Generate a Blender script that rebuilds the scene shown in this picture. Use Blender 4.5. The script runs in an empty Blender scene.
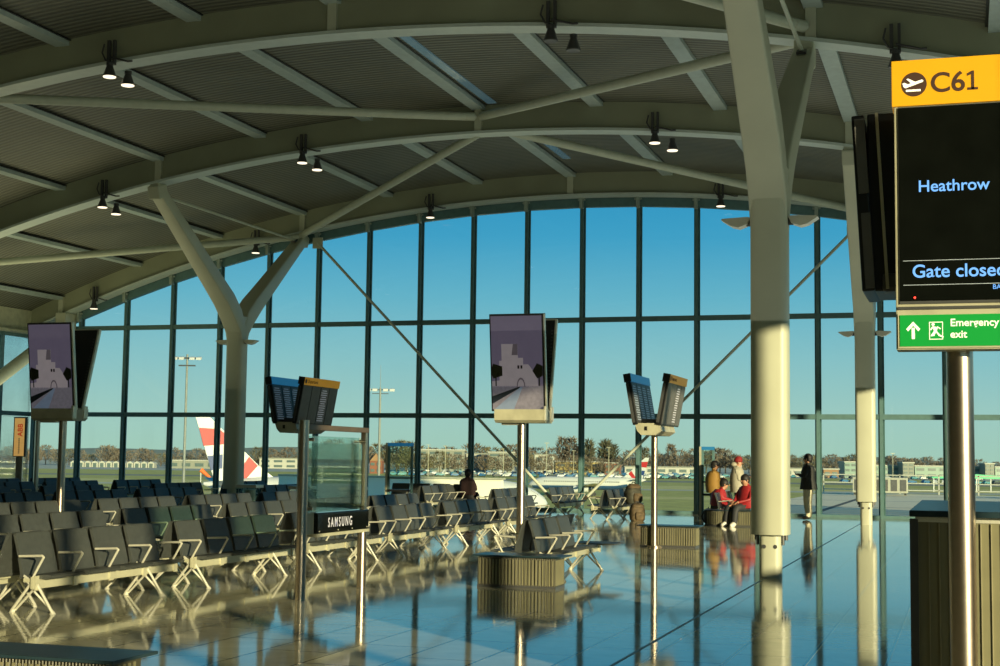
import bpy, bmesh, math, random
from mathutils import Vector, Matrix
random.seed(7)
C = bpy.context.scene.collection
PI = math.pi
scene = bpy.context.scene

# ------------------------------------------------------------------ materials
def nt(name):
    m = bpy.data.materials.new(name); m.use_nodes = True
    n = m.node_tree; b = n.nodes['Principled BSDF']
    return m, n, b
def L(n, a, ao, b, bi): n.links.new(a.outputs[ao], b.inputs[bi])
def mat(name, col, rough=.5, metal=0., noise=.12, scale=6., emit=None, es=0., spec=.5, bump=0.):
    m, n, b = nt(name)
    b.inputs['Roughness'].default_value = rough
    b.inputs['Metallic'].default_value = metal
    b.inputs['Specular IOR Level'].default_value = spec
    tc = n.nodes.new('ShaderNodeTexCoord'); no = n.nodes.new('ShaderNodeTexNoise')
    no.inputs['Scale'].default_value = scale; no.inputs['Detail'].default_value = 4
    L(n, tc, 'Object', no, 'Vector')
    r = n.nodes.new('ShaderNodeValToRGB')
    lo = [max(0, c*(1-noise)) for c in col[:3]]; hi = [min(1, c*(1+noise)) for c in col[:3]]
    r.color_ramp.elements[0].position = .3; r.color_ramp.elements[1].position = .7
    r.color_ramp.elements[0].color = (*lo, 1); r.color_ramp.elements[1].color = (*hi, 1)
    L(n, no, 'Fac', r, 'Fac'); L(n, r, 'Color', b, 'Base Color')
    if emit:
        b.inputs['Emission Color'].default_value = (*emit, 1); b.inputs['Emission Strength'].default_value = es
    if bump:
        bp = n.nodes.new('ShaderNodeBump'); bp.inputs['Strength'].default_value = bump
        L(n, no, 'Fac', bp, 'Height'); L(n, bp, 'Normal', b, 'Normal')
    return m
def corrugated(name, col, axis, freq, rough=.5, strength=.6, dark=.7):
    m, n, b = nt(name)
    b.inputs['Roughness'].default_value = rough
    tc = n.nodes.new('ShaderNodeTexCoord'); w = n.nodes.new('ShaderNodeTexWave')
    w.wave_type = 'BANDS'; w.bands_direction = axis; w.inputs['Scale'].default_value = freq
    w.inputs['Distortion'].default_value = 0
    L(n, tc, 'Object', w, 'Vector')
    no = n.nodes.new('ShaderNodeTexNoise'); no.inputs['Scale'].default_value = .4; no.inputs['Detail'].default_value = 5
    L(n, tc, 'Object', no, 'Vector')
    r = n.nodes.new('ShaderNodeValToRGB')
    r.color_ramp.elements[0].color = (*[c*dark for c in col], 1); r.color_ramp.elements[1].color = (*col, 1)
    L(n, w, 'Fac', r, 'Fac')
    mx = n.nodes.new('ShaderNodeMixRGB'); mx.blend_type = 'MULTIPLY'; mx.inputs['Fac'].default_value = .5
    L(n, r, 'Color', mx, 'Color1'); L(n, no, 'Fac', mx, 'Color2'); L(n, mx, 'Color', b, 'Base Color')
    bp = n.nodes.new('ShaderNodeBump'); bp.inputs['Strength'].default_value = strength; bp.inputs['Distance'].default_value = .03
    L(n, w, 'Fac', bp, 'Height'); L(n, bp, 'Normal', b, 'Normal')
    return m
def glassmat(name, tint, refl=.08):
    m = bpy.data.materials.new(name); m.use_nodes = True; n = m.node_tree
    for x in list(n.nodes):
        if x.type != 'OUTPUT_MATERIAL': n.nodes.remove(x)
    out = n.nodes['Material Output']
    t = n.nodes.new('ShaderNodeBsdfTransparent'); t.inputs['Color'].default_value = (*tint, 1)
    g = n.nodes.new('ShaderNodeBsdfGlossy'); g.inputs['Roughness'].default_value = .02
    fr = n.nodes.new('ShaderNodeFresnel'); fr.inputs['IOR'].default_value = 1.35
    no = n.nodes.new('ShaderNodeTexNoise'); no.inputs['Scale'].default_value = .6
    tc = n.nodes.new('ShaderNodeTexCoord'); L(n, tc, 'Object', no, 'Vector')
    ml = n.nodes.new('ShaderNodeMath'); ml.operation = 'MULTIPLY'; L(n, fr, 'Fac', ml, 0)
    ad = n.nodes.new('ShaderNodeMath'); ad.operation = 'ADD'; ad.inputs[1].default_value = refl*2; L(n, no, 'Fac', ad, 0); L(n, ad, 'Value', ml, 1)
    mx = n.nodes.new('ShaderNodeMixShader')
    L(n, ml, 'Value', mx, 'Fac'); L(n, t, 'BSDF', mx, 1); L(n, g, 'BSDF', mx, 2); L(n, mx, 'Shader', out, 'Surface')
    return m
def emis(name, col, s):
    return mat(name, [c*.3 for c in col], .4, emit=col, es=s)

M = {}
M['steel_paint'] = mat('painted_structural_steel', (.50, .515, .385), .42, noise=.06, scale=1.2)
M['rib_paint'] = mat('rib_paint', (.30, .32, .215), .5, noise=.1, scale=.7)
M['rib_lit'] = mat('edge_beam_lit_paint', (.55, .56, .40), .5)  # paler copy of rib_paint; light on the edge beam is in the colour
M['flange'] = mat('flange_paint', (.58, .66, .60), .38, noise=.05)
M['purlin'] = mat('purlin_metal', (.46, .55, .52), .4, noise=.08)
M['tube'] = mat('tube_paint', (.52, .56, .44), .4, noise=.05)
M['mullion'] = mat('mullion_grey', (.10, .19, .19), .4, noise=.1)
M['mullion_clip'] = mat('clip_grey', (.30, .36, .31), .4)
M['chrome'] = mat('brushed_stainless', (.55, .46, .36), .3, 1., noise=.06, scale=20)
M['alu'] = mat('satin_aluminium', (.74, .73, .60), .34, .45, noise=.05)
M['seat'] = mat('grey_seat_leather', (.052, .058, .054), .48, noise=.12, scale=18, bump=.05)
M['seat_side'] = mat('seat_shell', (.03, .035, .035), .5)
M['beam'] = mat('cast_beam_aluminium', (.50, .49, .34), .4, .2, noise=.05)
M['black'] = mat('black_plastic', (.012, .013, .014), .35)
M['darkgrey'] = mat('dark_grey_panel', (.06, .062, .062), .4)
M['panel_grey'] = mat('mid_grey_panel', (.115, .115, .11), .45)
M['yellow'] = mat('yellow_sign', (.62, .30, .004), .4, noise=.03, emit=(1, .46, .0), es=.16)
M['green'] = mat('green_sign', (.0, .22, .03), .4, noise=.03, emit=(.0, .28, .03), es=.45)
M['white_letter'] = mat('white_lettering', (.8, .8, .7), .4, emit=(1, 1, .8), es=.45)
M['brown_letter'] = mat('dark_brown_lettering', (.05, .02, .01), .5)
M['blue_letter'] = emis('blue_led_text', (.16, .42, .95), 1.1)
M['dim_letter'] = mat('silver_lettering', (.55, .55, .6), .4, emit=(.6, .6, .7), es=.15)
M['red_led'] = emis('red_led', (1, .05, .03), 3)
M['screen'] = mat('black_screen', (.004, .005, .004), .12, noise=.2, spec=.2)
M['lamp'] = emis('lamp_disc', (1, .86, .62), 1.6)
M['box_side'] = corrugated('ribbed_metal_side', (.13, .125, .07), 'X', 14, .45, .6, .45)
M['box_rib'] = mat('box_rib_metal', (.20, .19, .11), .45)
M['box_side_y'] = corrugated('ribbed_metal_side_y', (.24, .23, .13), 'Y', 14, .45, .6, .45)
M['box_top'] = mat('dark_glossy_top', (.02, .04, .05), .3, noise=.1, spec=.22)
M['desk_side'] = mat('desk_ribbed_side', (.20, .19, .105), .5, noise=.06)
M['desk_rib'] = mat('desk_rib_light', (.30, .28, .17), .45)
M['desk_side_y'] = corrugated('desk_ribbed_side_y', (.22, .2, .13), 'Y', 5.2, .45, .35, .72)
M['glass_panel'] = glassmat('clear_panel_glass', (.86, .96, .92), .04)
M['window_glass'] = glassmat('window_glass', (.95, .985, .97), .06)
M['concrete'] = mat('concrete', (.42, .42, .34), .8, scale=.5)
M['blue_hdr'] = mat('blue_header', (.02, .14, .28), .35, noise=.05, emit=(.02, .20, .42), es=.35)
M['text_dim'] = mat('board_text', (.35, .4, .45), .4, emit=(.3, .4, .5), es=.15)
M['cream'] = mat('cream_cast_base', (.42, .41, .29), .42)
M['brown_rail'] = mat('brown_anodised_rail', (.09, .065, .045), .4)
M['skin'] = mat('skin', (.42, .22, .13), .5)
M['skylight'] = mat('skylight_glow_strip', (.10, .16, .18), .2, emit=(.10, .2, .25), es=.25)  # opaque strip; faint blue glow painted in for reflected sky

# floor: polished stone with tile joints
def floor_material():
    m, n, b = nt('polished_stone_floor')
    tc = n.nodes.new('ShaderNodeTexCoord'); mp = n.nodes.new('ShaderNodeMapping')
    mp.inputs['Rotation'].default_value = (0, 0, PI/2); L(n, tc, 'Object', mp, 'Vector')
    br = n.nodes.new('ShaderNodeTexBrick'); br.inputs['Scale'].default_value = 1
    br.inputs['Brick Width'].default_value = 1.2; br.inputs['Row Height'].default_value = .6
    br.inputs['Mortar Size'].default_value = .012; br.inputs['Mortar Smooth'].default_value = .2
    br.inputs['Color1'].default_value = (.60, .58, .41, 1); br.inputs['Color2'].default_value = (.67, .645, .47, 1)
    br.inputs['Mortar'].default_value = (.04, .05, .045, 1)
    L(n, mp, 'Vector', br, 'Vector')
    no = n.nodes.new('ShaderNodeTexNoise'); no.inputs['Scale'].default_value = 3; no.inputs['Detail'].default_value = 8
    L(n, tc, 'Object', no, 'Vector')
    mx = n.nodes.new('ShaderNodeMixRGB'); mx.blend_type = 'MULTIPLY'; mx.inputs['Fac'].default_value = .5
    L(n, br, 'Color', mx, 'Color1'); L(n, no, 'Fac', mx, 'Color2'); L(n, mx, 'Color', b, 'Base Color')
    rr = n.nodes.new('ShaderNodeMapRange'); rr.inputs['To Min'].default_value = .03; rr.inputs['To Max'].default_value = .10
    n2 = n.nodes.new('ShaderNodeTexNoise'); n2.inputs['Scale'].default_value = .9; n2.inputs['Detail'].default_value = 5
    L(n, tc, 'Object', n2, 'Vector'); L(n, n2, 'Fac', rr, 'Value'); L(n, rr, 'Result', b, 'Roughness')
    b.inputs['IOR'].default_value = 1.6; b.inputs['Specular IOR Level'].default_value = .7
    b.inputs['Specular Tint'].default_value = (.78, .92, 1, 1)
    bp = n.nodes.new('ShaderNodeBump'); bp.inputs['Strength'].default_value = .35; bp.inputs['Distance'].default_value = .004
    L(n, br, 'Fac', bp, 'Height'); bp.invert = True
    bp2 = n.nodes.new('ShaderNodeBump'); bp2.inputs['Strength'].default_value = .05; bp2.inputs['Distance'].default_value = .01
    n3 = n.nodes.new('ShaderNodeTexNoise'); n3.inputs['Scale'].default_value = 2.2; L(n, tc, 'Object', n3, 'Vector')
    L(n, n3, 'Fac', bp2, 'Height'); L(n, bp, 'Normal', bp2, 'Normal'); L(n, bp2, 'Normal', b, 'Normal')
    return m
M['floor'] = floor_material()

# ------------------------------------------------------------------ helpers
def tag(o, label=None, cat=None, group=None, kind=None):
    if label: o['label'] = label
    if cat: o['category'] = cat
    if group: o['group'] = group
    if kind: o['kind'] = kind
    return o
def empty(name, loc=(0, 0, 0), rz=0, label=None, cat=None, group=None, kind=None, parent=None):
    o = bpy.data.objects.new(name, None); C.objects.link(o); o.location = loc; o.rotation_euler = (0, 0, rz)
    o.empty_display_size = .1
    if parent: o.parent = parent
    return tag(o, label, cat, group, kind)
class MB:
    def __init__(s): s.bm = bmesh.new()
    def box(s, c, d, rot=None, bev=0):
        m = Matrix.Translation(c) @ (rot.to_4x4() if rot else Matrix.Identity(4)) @ Matrix.Diagonal((*d, 1))
        r = bmesh.ops.create_cube(s.bm, size=1, matrix=m)
        if bev:
            es = set(e for v in r['verts'] for e in v.link_edges)
            bmesh.ops.bevel(s.bm, geom=list(es), offset=bev, segments=2, affect='EDGES', profile=.6)
        return s
    def b2(s, x0, x1, y0, y1, z0, z1, bev=0):
        return s.box(((x0+x1)/2, (y0+y1)/2, (z0+z1)/2), (abs(x1-x0), abs(y1-y0), abs(z1-z0)), bev=bev)
    def tube(s, p, q, r, r2=None, seg=12, caps=True):
        p, q = Vector(p), Vector(q); d = q-p
        m = Matrix.Translation((p+q)/2) @ d.to_track_quat('Z', 'Y').to_matrix().to_4x4()
        bmesh.ops.create_cone(s.bm, cap_ends=caps, segments=seg, radius1=r, radius2=r if r2 is None else r2, depth=d.length, matrix=m)
        return s
    def path(s, pts, r, seg=8):
        for a, b in zip(pts, pts[1:]): s.tube(a, b, r, seg=seg)
        for p in pts[1:-1]:
            bmesh.ops.create_icosphere(s.bm, subdivisions=1, radius=r*1.02, matrix=Matrix.Translation(p))
        return s
    def sphere(s, c, r, sc=(1, 1, 1), rot=None, seg=14):
        m = Matrix.Translation(c) @ (rot.to_4x4() if rot else Matrix.Identity(4)) @ Matrix.Diagonal((*sc, 1))
        bmesh.ops.create_uvsphere(s.bm, u_segments=seg, v_segments=max(6, seg*2//3), radius=r, matrix=m)
        return s
    def loft(s, rings, caps=True):
        rv = [[s.bm.verts.new(p) for p in R] for R in rings]
        n = len(rv[0])
        for a, b in zip(rv, rv[1:]):
            for i in range(n):
                s.bm.faces.new((a[i], a[(i+1) % n], b[(i+1) % n], b[i]))
        if caps:
            s.bm.faces.new(rv[0][::-1]); s.bm.faces.new(rv[-1])
        return s
    def prism(s, pts, axis, a, b):
        # pts 2D polygon extruded on axis ('x','y','z') from a to b
        def P(u, v, w):
            return {'x': (w, u, v), 'y': (u, w, v), 'z': (u, v, w)}[axis]
        return s.loft([[P(u, v, a) for u, v in pts], [P(u, v, b) for u, v in pts]])
    def build(s, name, m, parent=None, smooth=False, label=None, cat=None, group=None, kind=None, loc=None):
        bmesh.ops.recalc_face_normals(s.bm, faces=s.bm.faces)
        me = bpy.data.meshes.new(name); s.bm.to_mesh(me); s.bm.free()
        me.materials.append(m)
        if smooth:
            me.polygons.foreach_set('use_smooth', [True]*len(me.polygons))
            try: me.set_sharp_from_angle(angle=math.radians(40))
            except Exception: pass
        o = bpy.data.objects.new(name, me); C.objects.link(o)
        if parent: o.parent = parent
        if loc: o.location = loc
        return tag(o, label, cat, group, kind)
def children(o): return list(o.children)
def copy_tree(o, parent=None):
    c = o.copy(); C.objects.link(c); c.parent = parent
    for ch in children(o): copy_tree(ch, c)
    return c
def text(s, size, m, parent, loc, rot, name='lettering', align='LEFT', sx=1., ext=.001, off=0.):
    cu = bpy.data.curves.new(name, 'FONT'); cu.body = s; cu.size = size; cu.extrude = ext; cu.align_x = align; cu.offset = off
    t = bpy.data.objects.new('tmp', cu); C.objects.link(t)
    bpy.context.view_layer.update()
    me = bpy.data.meshes.new_from_object(t.evaluated_get(bpy.context.evaluated_depsgraph_get()))
    C.objects.unlink(t); bpy.data.objects.remove(t); bpy.data.curves.remove(cu)
    me.materials.clear(); me.materials.append(m)
    o = bpy.data.objects.new(name, me); C.objects.link(o); o.parent = parent; o.location = loc; o.rotation_euler = rot; o.scale = (sx, 1, 1)
    return o
RX = (PI/2, 0, 0)            # text facing -Y
RXP = (PI/2, 0, PI/2)        # text facing +X
ORD = ['first', 'second', 'third', 'fourth', 'fifth', 'sixth', 'seventh', 'eighth', 'ninth', 'tenth']

# ------------------------------------------------------------------ layout constants (metres, building axes)
YW = 42.67                   # inner face of the window wall
XL, XR, XM = -30.4, 7.8, -11.3
RR = 49.0
def zb(x, top=9.5): return top - (RR - math.sqrt(RR*RR - (x-XM)**2))
RIBS = [42.35, 33.55, 24.85, 15.5, 6.4, -2.7]
COLX = [-2.4, -20.2]

# ------------------------------------------------------------------ floor / ground
fl = MB(); fl.b2(XL-.2, XR+.2, -34, YW+.1, -.3, 0)
floor = fl.build('floor', M['floor'], kind='structure', label='polished stone floor of the departure lounge')
jn = MB()
for x in (-2.58,):
    jn.b2(x-.012, x+.012, 4, YW, .0005, .003)
jn.build('floor_joint', M['mullion'], floor, label='dark expansion joint in the floor')

# ------------------------------------------------------------------ roof deck, purlins, ribs
def arc_x(n=48, a=XL-1.2, b=XR+1.2): return [a+(b-a)*i/n for i in range(n+1)]
dk = MB()
xs = arc_x()
rings = []
for y in (-34, 43.6):
    rings.append([(x, y, zb(x)+.72) for x in xs] + [(x, y, zb(x)+.95) for x in reversed(xs)])
dk.loft(rings)
M['deck'] = corrugated('ribbed_roof_deck', (.27, .275, .21), 'Y', 1.75, .5, .6, .45)
deck = dk.build('ceiling', M['deck'], kind='structure', smooth=False, label='dark ribbed metal roof deck on a shallow arch')
PX = [XM + 2.98*k for k in range(-6, 7)]
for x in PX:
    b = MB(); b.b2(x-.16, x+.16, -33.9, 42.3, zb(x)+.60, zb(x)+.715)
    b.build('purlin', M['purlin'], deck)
    b = MB(); b.b2(x-.205, x+.205, -33.9, 42.3, zb(x)+.70, zb(x)+.722); b.build('purlin_shade_line', M['black'], deck)  # black strip stands in for the shadow line along both purlin edges
for x, y0, y1 in ((-11.02, 26.0, 33.2), (-10.95, 35., 40)):
    b = MB(); b.b2(x+.02, x+.24, y0, y1, zb(x)+.69, zb(x)+.725); b.build('roof_light', M['skylight'], deck)
for i, y in enumerate(RIBS):
    web, fla = MB(), MB()
    xs = arc_x(60, XL, XR)
    web.loft([[(x, y-.13, zb(x)+.05), (x, y+.13, zb(x)+.05), (x, y+.13, zb(x)+.74), (x, y-.13, zb(x)+.74)] for x in xs])
    fla.loft([[(x, y-.24, zb(x)), (x, y+.24, zb(x)), (x, y+.24, zb(x)+.065), (x, y-.24, zb(x)+.065)] for x in xs])
    names = ['against the window wall', 'one bay in from the window wall', 'crossing behind the big fork column head', 'high above the lounge at the top edge', 'overhead near the gate sign', 'behind']
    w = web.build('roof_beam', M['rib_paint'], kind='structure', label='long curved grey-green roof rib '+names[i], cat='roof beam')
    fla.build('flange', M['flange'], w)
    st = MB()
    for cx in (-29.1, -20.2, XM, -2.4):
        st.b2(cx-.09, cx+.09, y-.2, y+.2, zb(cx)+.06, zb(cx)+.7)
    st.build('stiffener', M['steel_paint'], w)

# ------------------------------------------------------------------ window wall (Y = YW)
N0 = -4.01 - 15*1.76
mull_x = [N0 + 1.76*i for i in range(0, 22)]
H1, H2 = 5.78, 2.86
def glz(x): return zb(x)-.02
def win(i, x0, x1, first=False, last=False):
    e = empty('window_%d' % i, (x0, YW, 0), label='tall glazed bay number %d of the window wall' % i, kind='structure')
    w = x1-x0; t0, t1 = glz(x0), glz(x1)
    mu = MB()
    for (x, t, on) in ((0, t0, True), (w, t1, last)):
        if on:
            mu.b2(x-.045, x+.045, -.02, .16, 0, t)
            mu.b2(x-.09, x+.09, .10, .16, 0, t)
    mu.build('mullion', M['mullion'], e)
    tr = MB()
    for z in (H1, H2, .04):
        hh = .075 if z > 1 else .04
        if z < max(t0, t1):
            tr.b2(.045, w-.045, 0, .13, z-hh, z+hh)
    tr.build('transom', M['mullion'], e)
    hd = MB()
    hd.prism([(0, t0-.24), (w, t1-.24), (w, t1+.22), (0, t0+.22)], 'y', -.02, .16)
    hd.build('head_frame', M['mullion'], e)
    cl = MB(); cl.b2(-.05, .05, -.16, -.02, t0-.3, t0+.12); cl.b2(-.11, .11, -.12, -.03, t0-.05, t0+.0)
    cl.build('bracket', M['mullion_clip'], e)
    g = MB(); g.prism([(.045, .08), (w-.045, .08), (w-.045, t1-.24), (.045, t0-.24)], 'y', .085, .10)
    g.build('pane', M['window_glass'], e)
for i, (a, b) in enumerate(zip(mull_x, mull_x[1:])):
    win(i+1, a, b, last=(i == 20))
# left side glazing (X = XL) for the last bays, solid wall nearer the camera
zl = zb(XL)
for k in range(8):
    y1 = YW - 1.76*k; y0 = y1-1.76
    e = empty('window_%d' % (23+k), (XL, y0, 0), label='side glazing bay %d beyond the far left corner' % (k+1), kind='structure')
    mu = MB(); mu.b2(-.14, .02, -.05, .05, 0, zl); mu.build('mullion', M['mullion'], e)
    tr = MB()
    for z in (H2, .04, zl-.1): tr.b2(-.12, 0, .045, 1.71, z-.07, z+.07)
    tr.build('transom', M['mullion'], e)
    g = MB(); g.b2(-.08, -.07, .045, 1.71, .1, zl-.15); g.build('pane', M['window_glass'], e)
eb_ = MB(); eb_.b2(XL-.15, XL+.12, -34, YW-.05, zl-.06, zl+.74); eb_.b2(XL+.12, XL+.3, -34, YW-.05, zl-.06, zl+.02); eb_.build('trim_left', M['rib_lit'], kind='structure', label='edge beam above the side glazing, light painted in')
wl = MB(); wl.b2(XL-.2, XL, -34, YW-8*1.76, 0, zl+.7); wl.build('wall_left', M['concrete'], kind='structure', label='solid side wall on the left')
wb = MB(); wb.b2(XL-.2, XR+.2, -34.2, -34, 0, 10.4); wb.build('wall_back', M['concrete'], kind='structure', label='wall behind the lounge')
zr = zb(XR)
wr = MB(); wr.b2(XR, XR+.2, 3.2, 24, 0, 2.25); wr.b2(XR, XR+.2, 24, YW, 0, 1.7); wr.b2(XR, XR+.2, -34, 3.2, 0, .5)
wr.b2(XR, XR+.2, -34, YW, zr-.1, zr+.8)
for k in range(-24, 19):
    y = 9.9+1.7714*k; wr.b2(XR, XR+.14, y-.09, y+.09, 1.7 if y > 3.2 else .5, zr)  # unseen wall; sill steps and bar spacing shaped to steer sun and shadow
wr.build('wall_right', M['concrete'], kind='structure', label='right side wall with a high strip of glazing bars')

# ------------------------------------------------------------------ Y columns
def rrect(cx, cy, w, d, r, n=3):
    pts = []
    for (sx, sy, a0) in ((1, 1, 0), (-1, 1, 90), (-1, -1, 180), (1, -1, 270)):
        for k in range(n+1):
            a = math.radians(a0+90*k/n)
            pts.append((cx+sx*(w/2-r)+r*math.cos(a), cy+sy*(d/2-r)+r*math.sin(a)))
    return pts
def ycolumn(x, y0, label, yn, yf, upl=True):
    e = empty('fork_column', (x, y0, 0), label=label, cat='column', kind='thing')
    # base post
    b = MB(); b.loft([[(u, v, z) for u, v in rrect(0, 0, .29, .29, .08)] for z in (0, .62)])
    bp_ = b.build('base_post', M['steel_paint'], e, smooth=True)
    for hx in (-.075, .075):
        b = MB(); b.tube((hx, -.148, .42), (hx, -.142, .42), .028, seg=14); b.build('hole', M['darkgrey'], bp_)
    for sx in (-1, 1):
        c = MB(); c.tube((sx*.17, -.05, .44), (sx*.17, -.05, .58), .02, seg=8); c.build('bolt', M['darkgrey'], e)
        c = MB(); c.tube((sx*.2, .05, .5), (sx*.2, .05, .58), .025, seg=8); c.build('bolt', M['darkgrey'], e)
    s = MB(); s.loft([[(u, v, z) for u, v in rrect(0, 0, .49, w, .09, 3)] for z, w in ((.58, .5), (4.7, .5), (5.2, .56), (5.6, .74))])
    s.build('shaft', M['steel_paint'], e, smooth=True)
    for nm, ye in (('near_arm', yn-y0), ('far_arm', yf-y0)):
        sg = 1 if ye > 0 else -1
        zt = zb(x)-.18
        A = Vector((0, sg*.02, 5.0)); B = Vector((0, ye, zt))
        a = MB(); rings = []
        pts = [(0, 4.75, .30, .50), (.10, 5.2, .36, .52), (.40, 5.62, .50, .50)]
        n = 6
        for k in range(n+1):
            t = k/n
            pts.append((.85+(abs(ye)-.85)*t, 6.02+(zt-6.02)*t, (.46 if k else .48)-.14*t, .50-.16*t))
        P2 = [Vector((p[0], p[1])) for p in pts]
        for k, p in enumerate(pts):
            d = (P2[min(k+1, len(P2)-1)]-P2[max(k-1, 0)]).normalized()
            nrm = Vector((-d.y, d.x))
            ring = []
            for u, v in rrect(0, 0, p[3], p[2], min(.035, p[2]/3)):
                q = P2[k]+nrm*v
                ring.append((u, sg*q.x, q.y))
            rings.append(ring)
        a.loft(rings); arm = a.build(nm, M['steel_paint'], e, smooth=True)
        kn = MB(); kn.box((0, ye, zt+.0), (.34, .46, .36), Matrix.Rotation(sg*math.radians(-18), 3, 'X'), bev=.04)
        kn.b2(-.12, .12, ye-.2, ye+.2, zt+.1, zb(x)+.02)
        kn.build('knuckle', M['steel_paint'], arm)
        sl = MB(); sl.box((0, ye-sg*.52, zt-.10), (.16, .2, .04), Matrix.Rotation(sg*math.radians(28), 3, 'X')); sl.build('slot', M['black'], arm)
    if upl:
        for sx in (-1, 1):
            u = MB()
            prof = [(.26, .05), (.30, -.04), (.42, -.085), (.52, -.06), (.60, -.01), (.66, .03), (.64, .045), (.30, .06)]
            pr = [(sx*p, 4.86+q) for p, q in prof]
            u.prism(pr, 'y', -.11, .11)
            ul = u.build('uplight', M['alu'], e)
            a = MB(); a.tube((sx*.24, 0, 4.85), (sx*.32, 0, 4.85), .05, seg=10); a.build('bracket', M['darkgrey'], ul)
    # tie rod between the two heads
    t = MB(); t.tube((0, yn-y0+.1, zb(x)-.25), (0, yf-y0-.2, zb(x)-.25), .035, seg=10); t.build('tie_rod', M['tube'], e, smooth=True)
    return e
ycolumn(-2.52, 20.05, 'broad cream fork-headed column, largest one, between the standing man and the seated group', RIBS[3], RIBS[2])
ycolumn(-2.4, 38.2, 'cream fork-headed column partly hidden behind the gate screen', RIBS[1], RIBS[0])
ycolumn(-20.3, 38.2, 'cream fork-headed column on the left with both arms spread against the sky', RIBS[1], RIBS[0])

# raking strut at far left
b = MB(); b.tube((-28.9, 42.1, 5.75), (-28.3, 38.0, 3.85), .2, seg=16); b.tube((-28.3, 38., 3.85), (-27.8, 34.5, 2.2), .2, seg=16)
o = empty('raking_strut', (-28.3, 38, 0), label='thick raking tube rising to the roof rib at the far left edge', cat='strut')
o2 = b.build('tube', M['tube'], o, smooth=True); o2.matrix_parent_inverse = Matrix.Translation((28.3, -38, 0))
b = MB(); b.b2(-29.15, -28.75, 41.95, 42.6, 5.55, zb(-28.9)+.03, bev=.03); o2 = b.build('bracket', M['steel_paint'], o); o2.matrix_parent_inverse = Matrix.Translation((28.3, -38, 0))

# diagonal bracing tubes between ribs
def bracing(a, b, label, r=.105):
    m = MB(); a, b = Vector(a), Vector(b)
    m.tube(a, b, r, seg=18)
    e = m.build('bracing_tube', M['tube'], smooth=True, label=label, cat='bracing tube', group='diagonal roof bracing tubes')
    d = (b-a).normalized()
    f = MB(); f.tube(a-d*.05, a+d*.25, r*.6, r*1.05, seg=12); f.tube(b-d*.25, b+d*.05, r*1.05, r*.6, seg=12)
    f.build('end_cone', M['steel_paint'], e, smooth=True)
N1 = (XM, RIBS[1], 9.62)
bracing((-20.2, RIBS[2]+.2, 8.98), (XM-.1, RIBS[1]-.2, 9.93), 'long horizontal-looking roof tube across the upper left')
bracing((XM+.1, RIBS[1]-.2, 9.93), (-2.45, RIBS[2]+.2, 8.86), 'roof tube climbing right to the big column head')
bracing((-20.2, RIBS[0]-.2, 8.62), (XM-.1, RIBS[1]+.15, 9.58), 'roof tube climbing right from the left fork column')
bracing((XM+.1, RIBS[1]+.15, 9.75), (-2.5, RIBS[0]-.3, 8.62), 'roof tube descending right behind the big column')
bracing((-29.1, RIBS[1]+.2, 6.62), (-20.3, RIBS[0]-.25, 8.55), 'roof tube at the left edge running to the left fork column')
bracing((XM+.1, RIBS[3]+.2, 9.75), (-2.5, RIBS[2]-.2, 8.95), 'short roof tube at the top edge beside the big column')
# crossing tension rods in the window wall
for (a, b, lb) in (((-19.65, 42.2, 8.35), (-11.55, 42.2, .12), 'thin tension rod slanting down to the right across the windows'),
                   ((-2.95, 42.2, 8.15), (-11.05, 42.2, .12), 'thin tension rod slanting down to the left across the windows')):
    m = MB(); m.tube(a, b, .045, seg=10)
    e = m.build('tension_rod', M['tube'], smooth=True, label=lb, cat='tension rod')
    g = MB(); a = Vector(a); d = (Vector(b)-a).normalized(); g.box(a, (.35, .06, .35), bev=.02); g.build('gusset', M['steel_paint'], e)
    g = MB(); g.tube(Vector(b)-d*.5, b, .06, seg=10); g.build('turnbuckle', M['chrome'], e)

# ------------------------------------------------------------------ ceiling spotlights
def spot(x, y, n, label, on=True):
    z = zb(x)
    e = empty('ceiling_spotlight', (x, y-.26, z), label=label, cat='spotlight', group='spotlights hung from the roof ribs')
    b = MB(); b.b2(-.1, -.04, -.05, .02, -.05, .45); b.b2(.03, .08, -.05, .02, -.05, .45)
    b.path([(-.16, -.05, .38), (-.2, -.06, .2), (-.12, -.06, .05), (.05, -.06, -.02)], .018, 6); b.path([(0, -.05, .1), (.4, -.08, -.02), (.5, -.08, -.02)], .02, 6)
    b.build('bracket', M['darkgrey'], e)
    for k in range(n):
        cx = .0+.42*k; cz = -.02-.20*k
        h = MB(); h.tube((cx, -.08, cz-.28), (cx, -.08, cz-.06), .135, .06, seg=14); h.tube((cx, -.08, cz-.06), (cx, -.08, cz+.0), .07, .07, seg=12)
        hd = h.build('lamp_head', M['darkgrey'], e, smooth=True)
        d = MB(); d.tube((cx, -.08, cz-.295), (cx, -.08, cz-.275), .125, .13, seg=14); d.build('lens', M['lamp'] if on else M['panel_grey'], hd)
    return e
for x, y, n, lb, on in ((-16.0, RIBS[2], 2, 'lit twin spotlight on the uppermost rib at top left', 1), (-6.95, RIBS[2], 2, 'unlit twin spotlight at the top centre', 0),
                    (-1.0, RIBS[2], 1, 'dark single spotlight above the gate sign', 0), (-15.95, RIBS[1], 2, 'lit twin spotlight on the middle rib left of centre', 1),
                    (-6.85, RIBS[1], 2, 'twin spotlight on the middle rib right of centre', 1), (-21.75, RIBS[1], 2, 'lit twin spotlight on the middle rib left of the fork column head', 1),
                    (-6.7, RIBS[0], 1, 'single spotlight above the windows beside the big column', 1), (-15.75, RIBS[0], 1, 'single spotlight over the windows left of centre', 1),
                    (-21.75, RIBS[0], 1, 'single spotlight between the arms of the left fork column', 1), (-27.7, RIBS[0], 1, 'single spotlight low over the far left windows', 1)):
    spot(x, y, n, lb, on)

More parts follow.
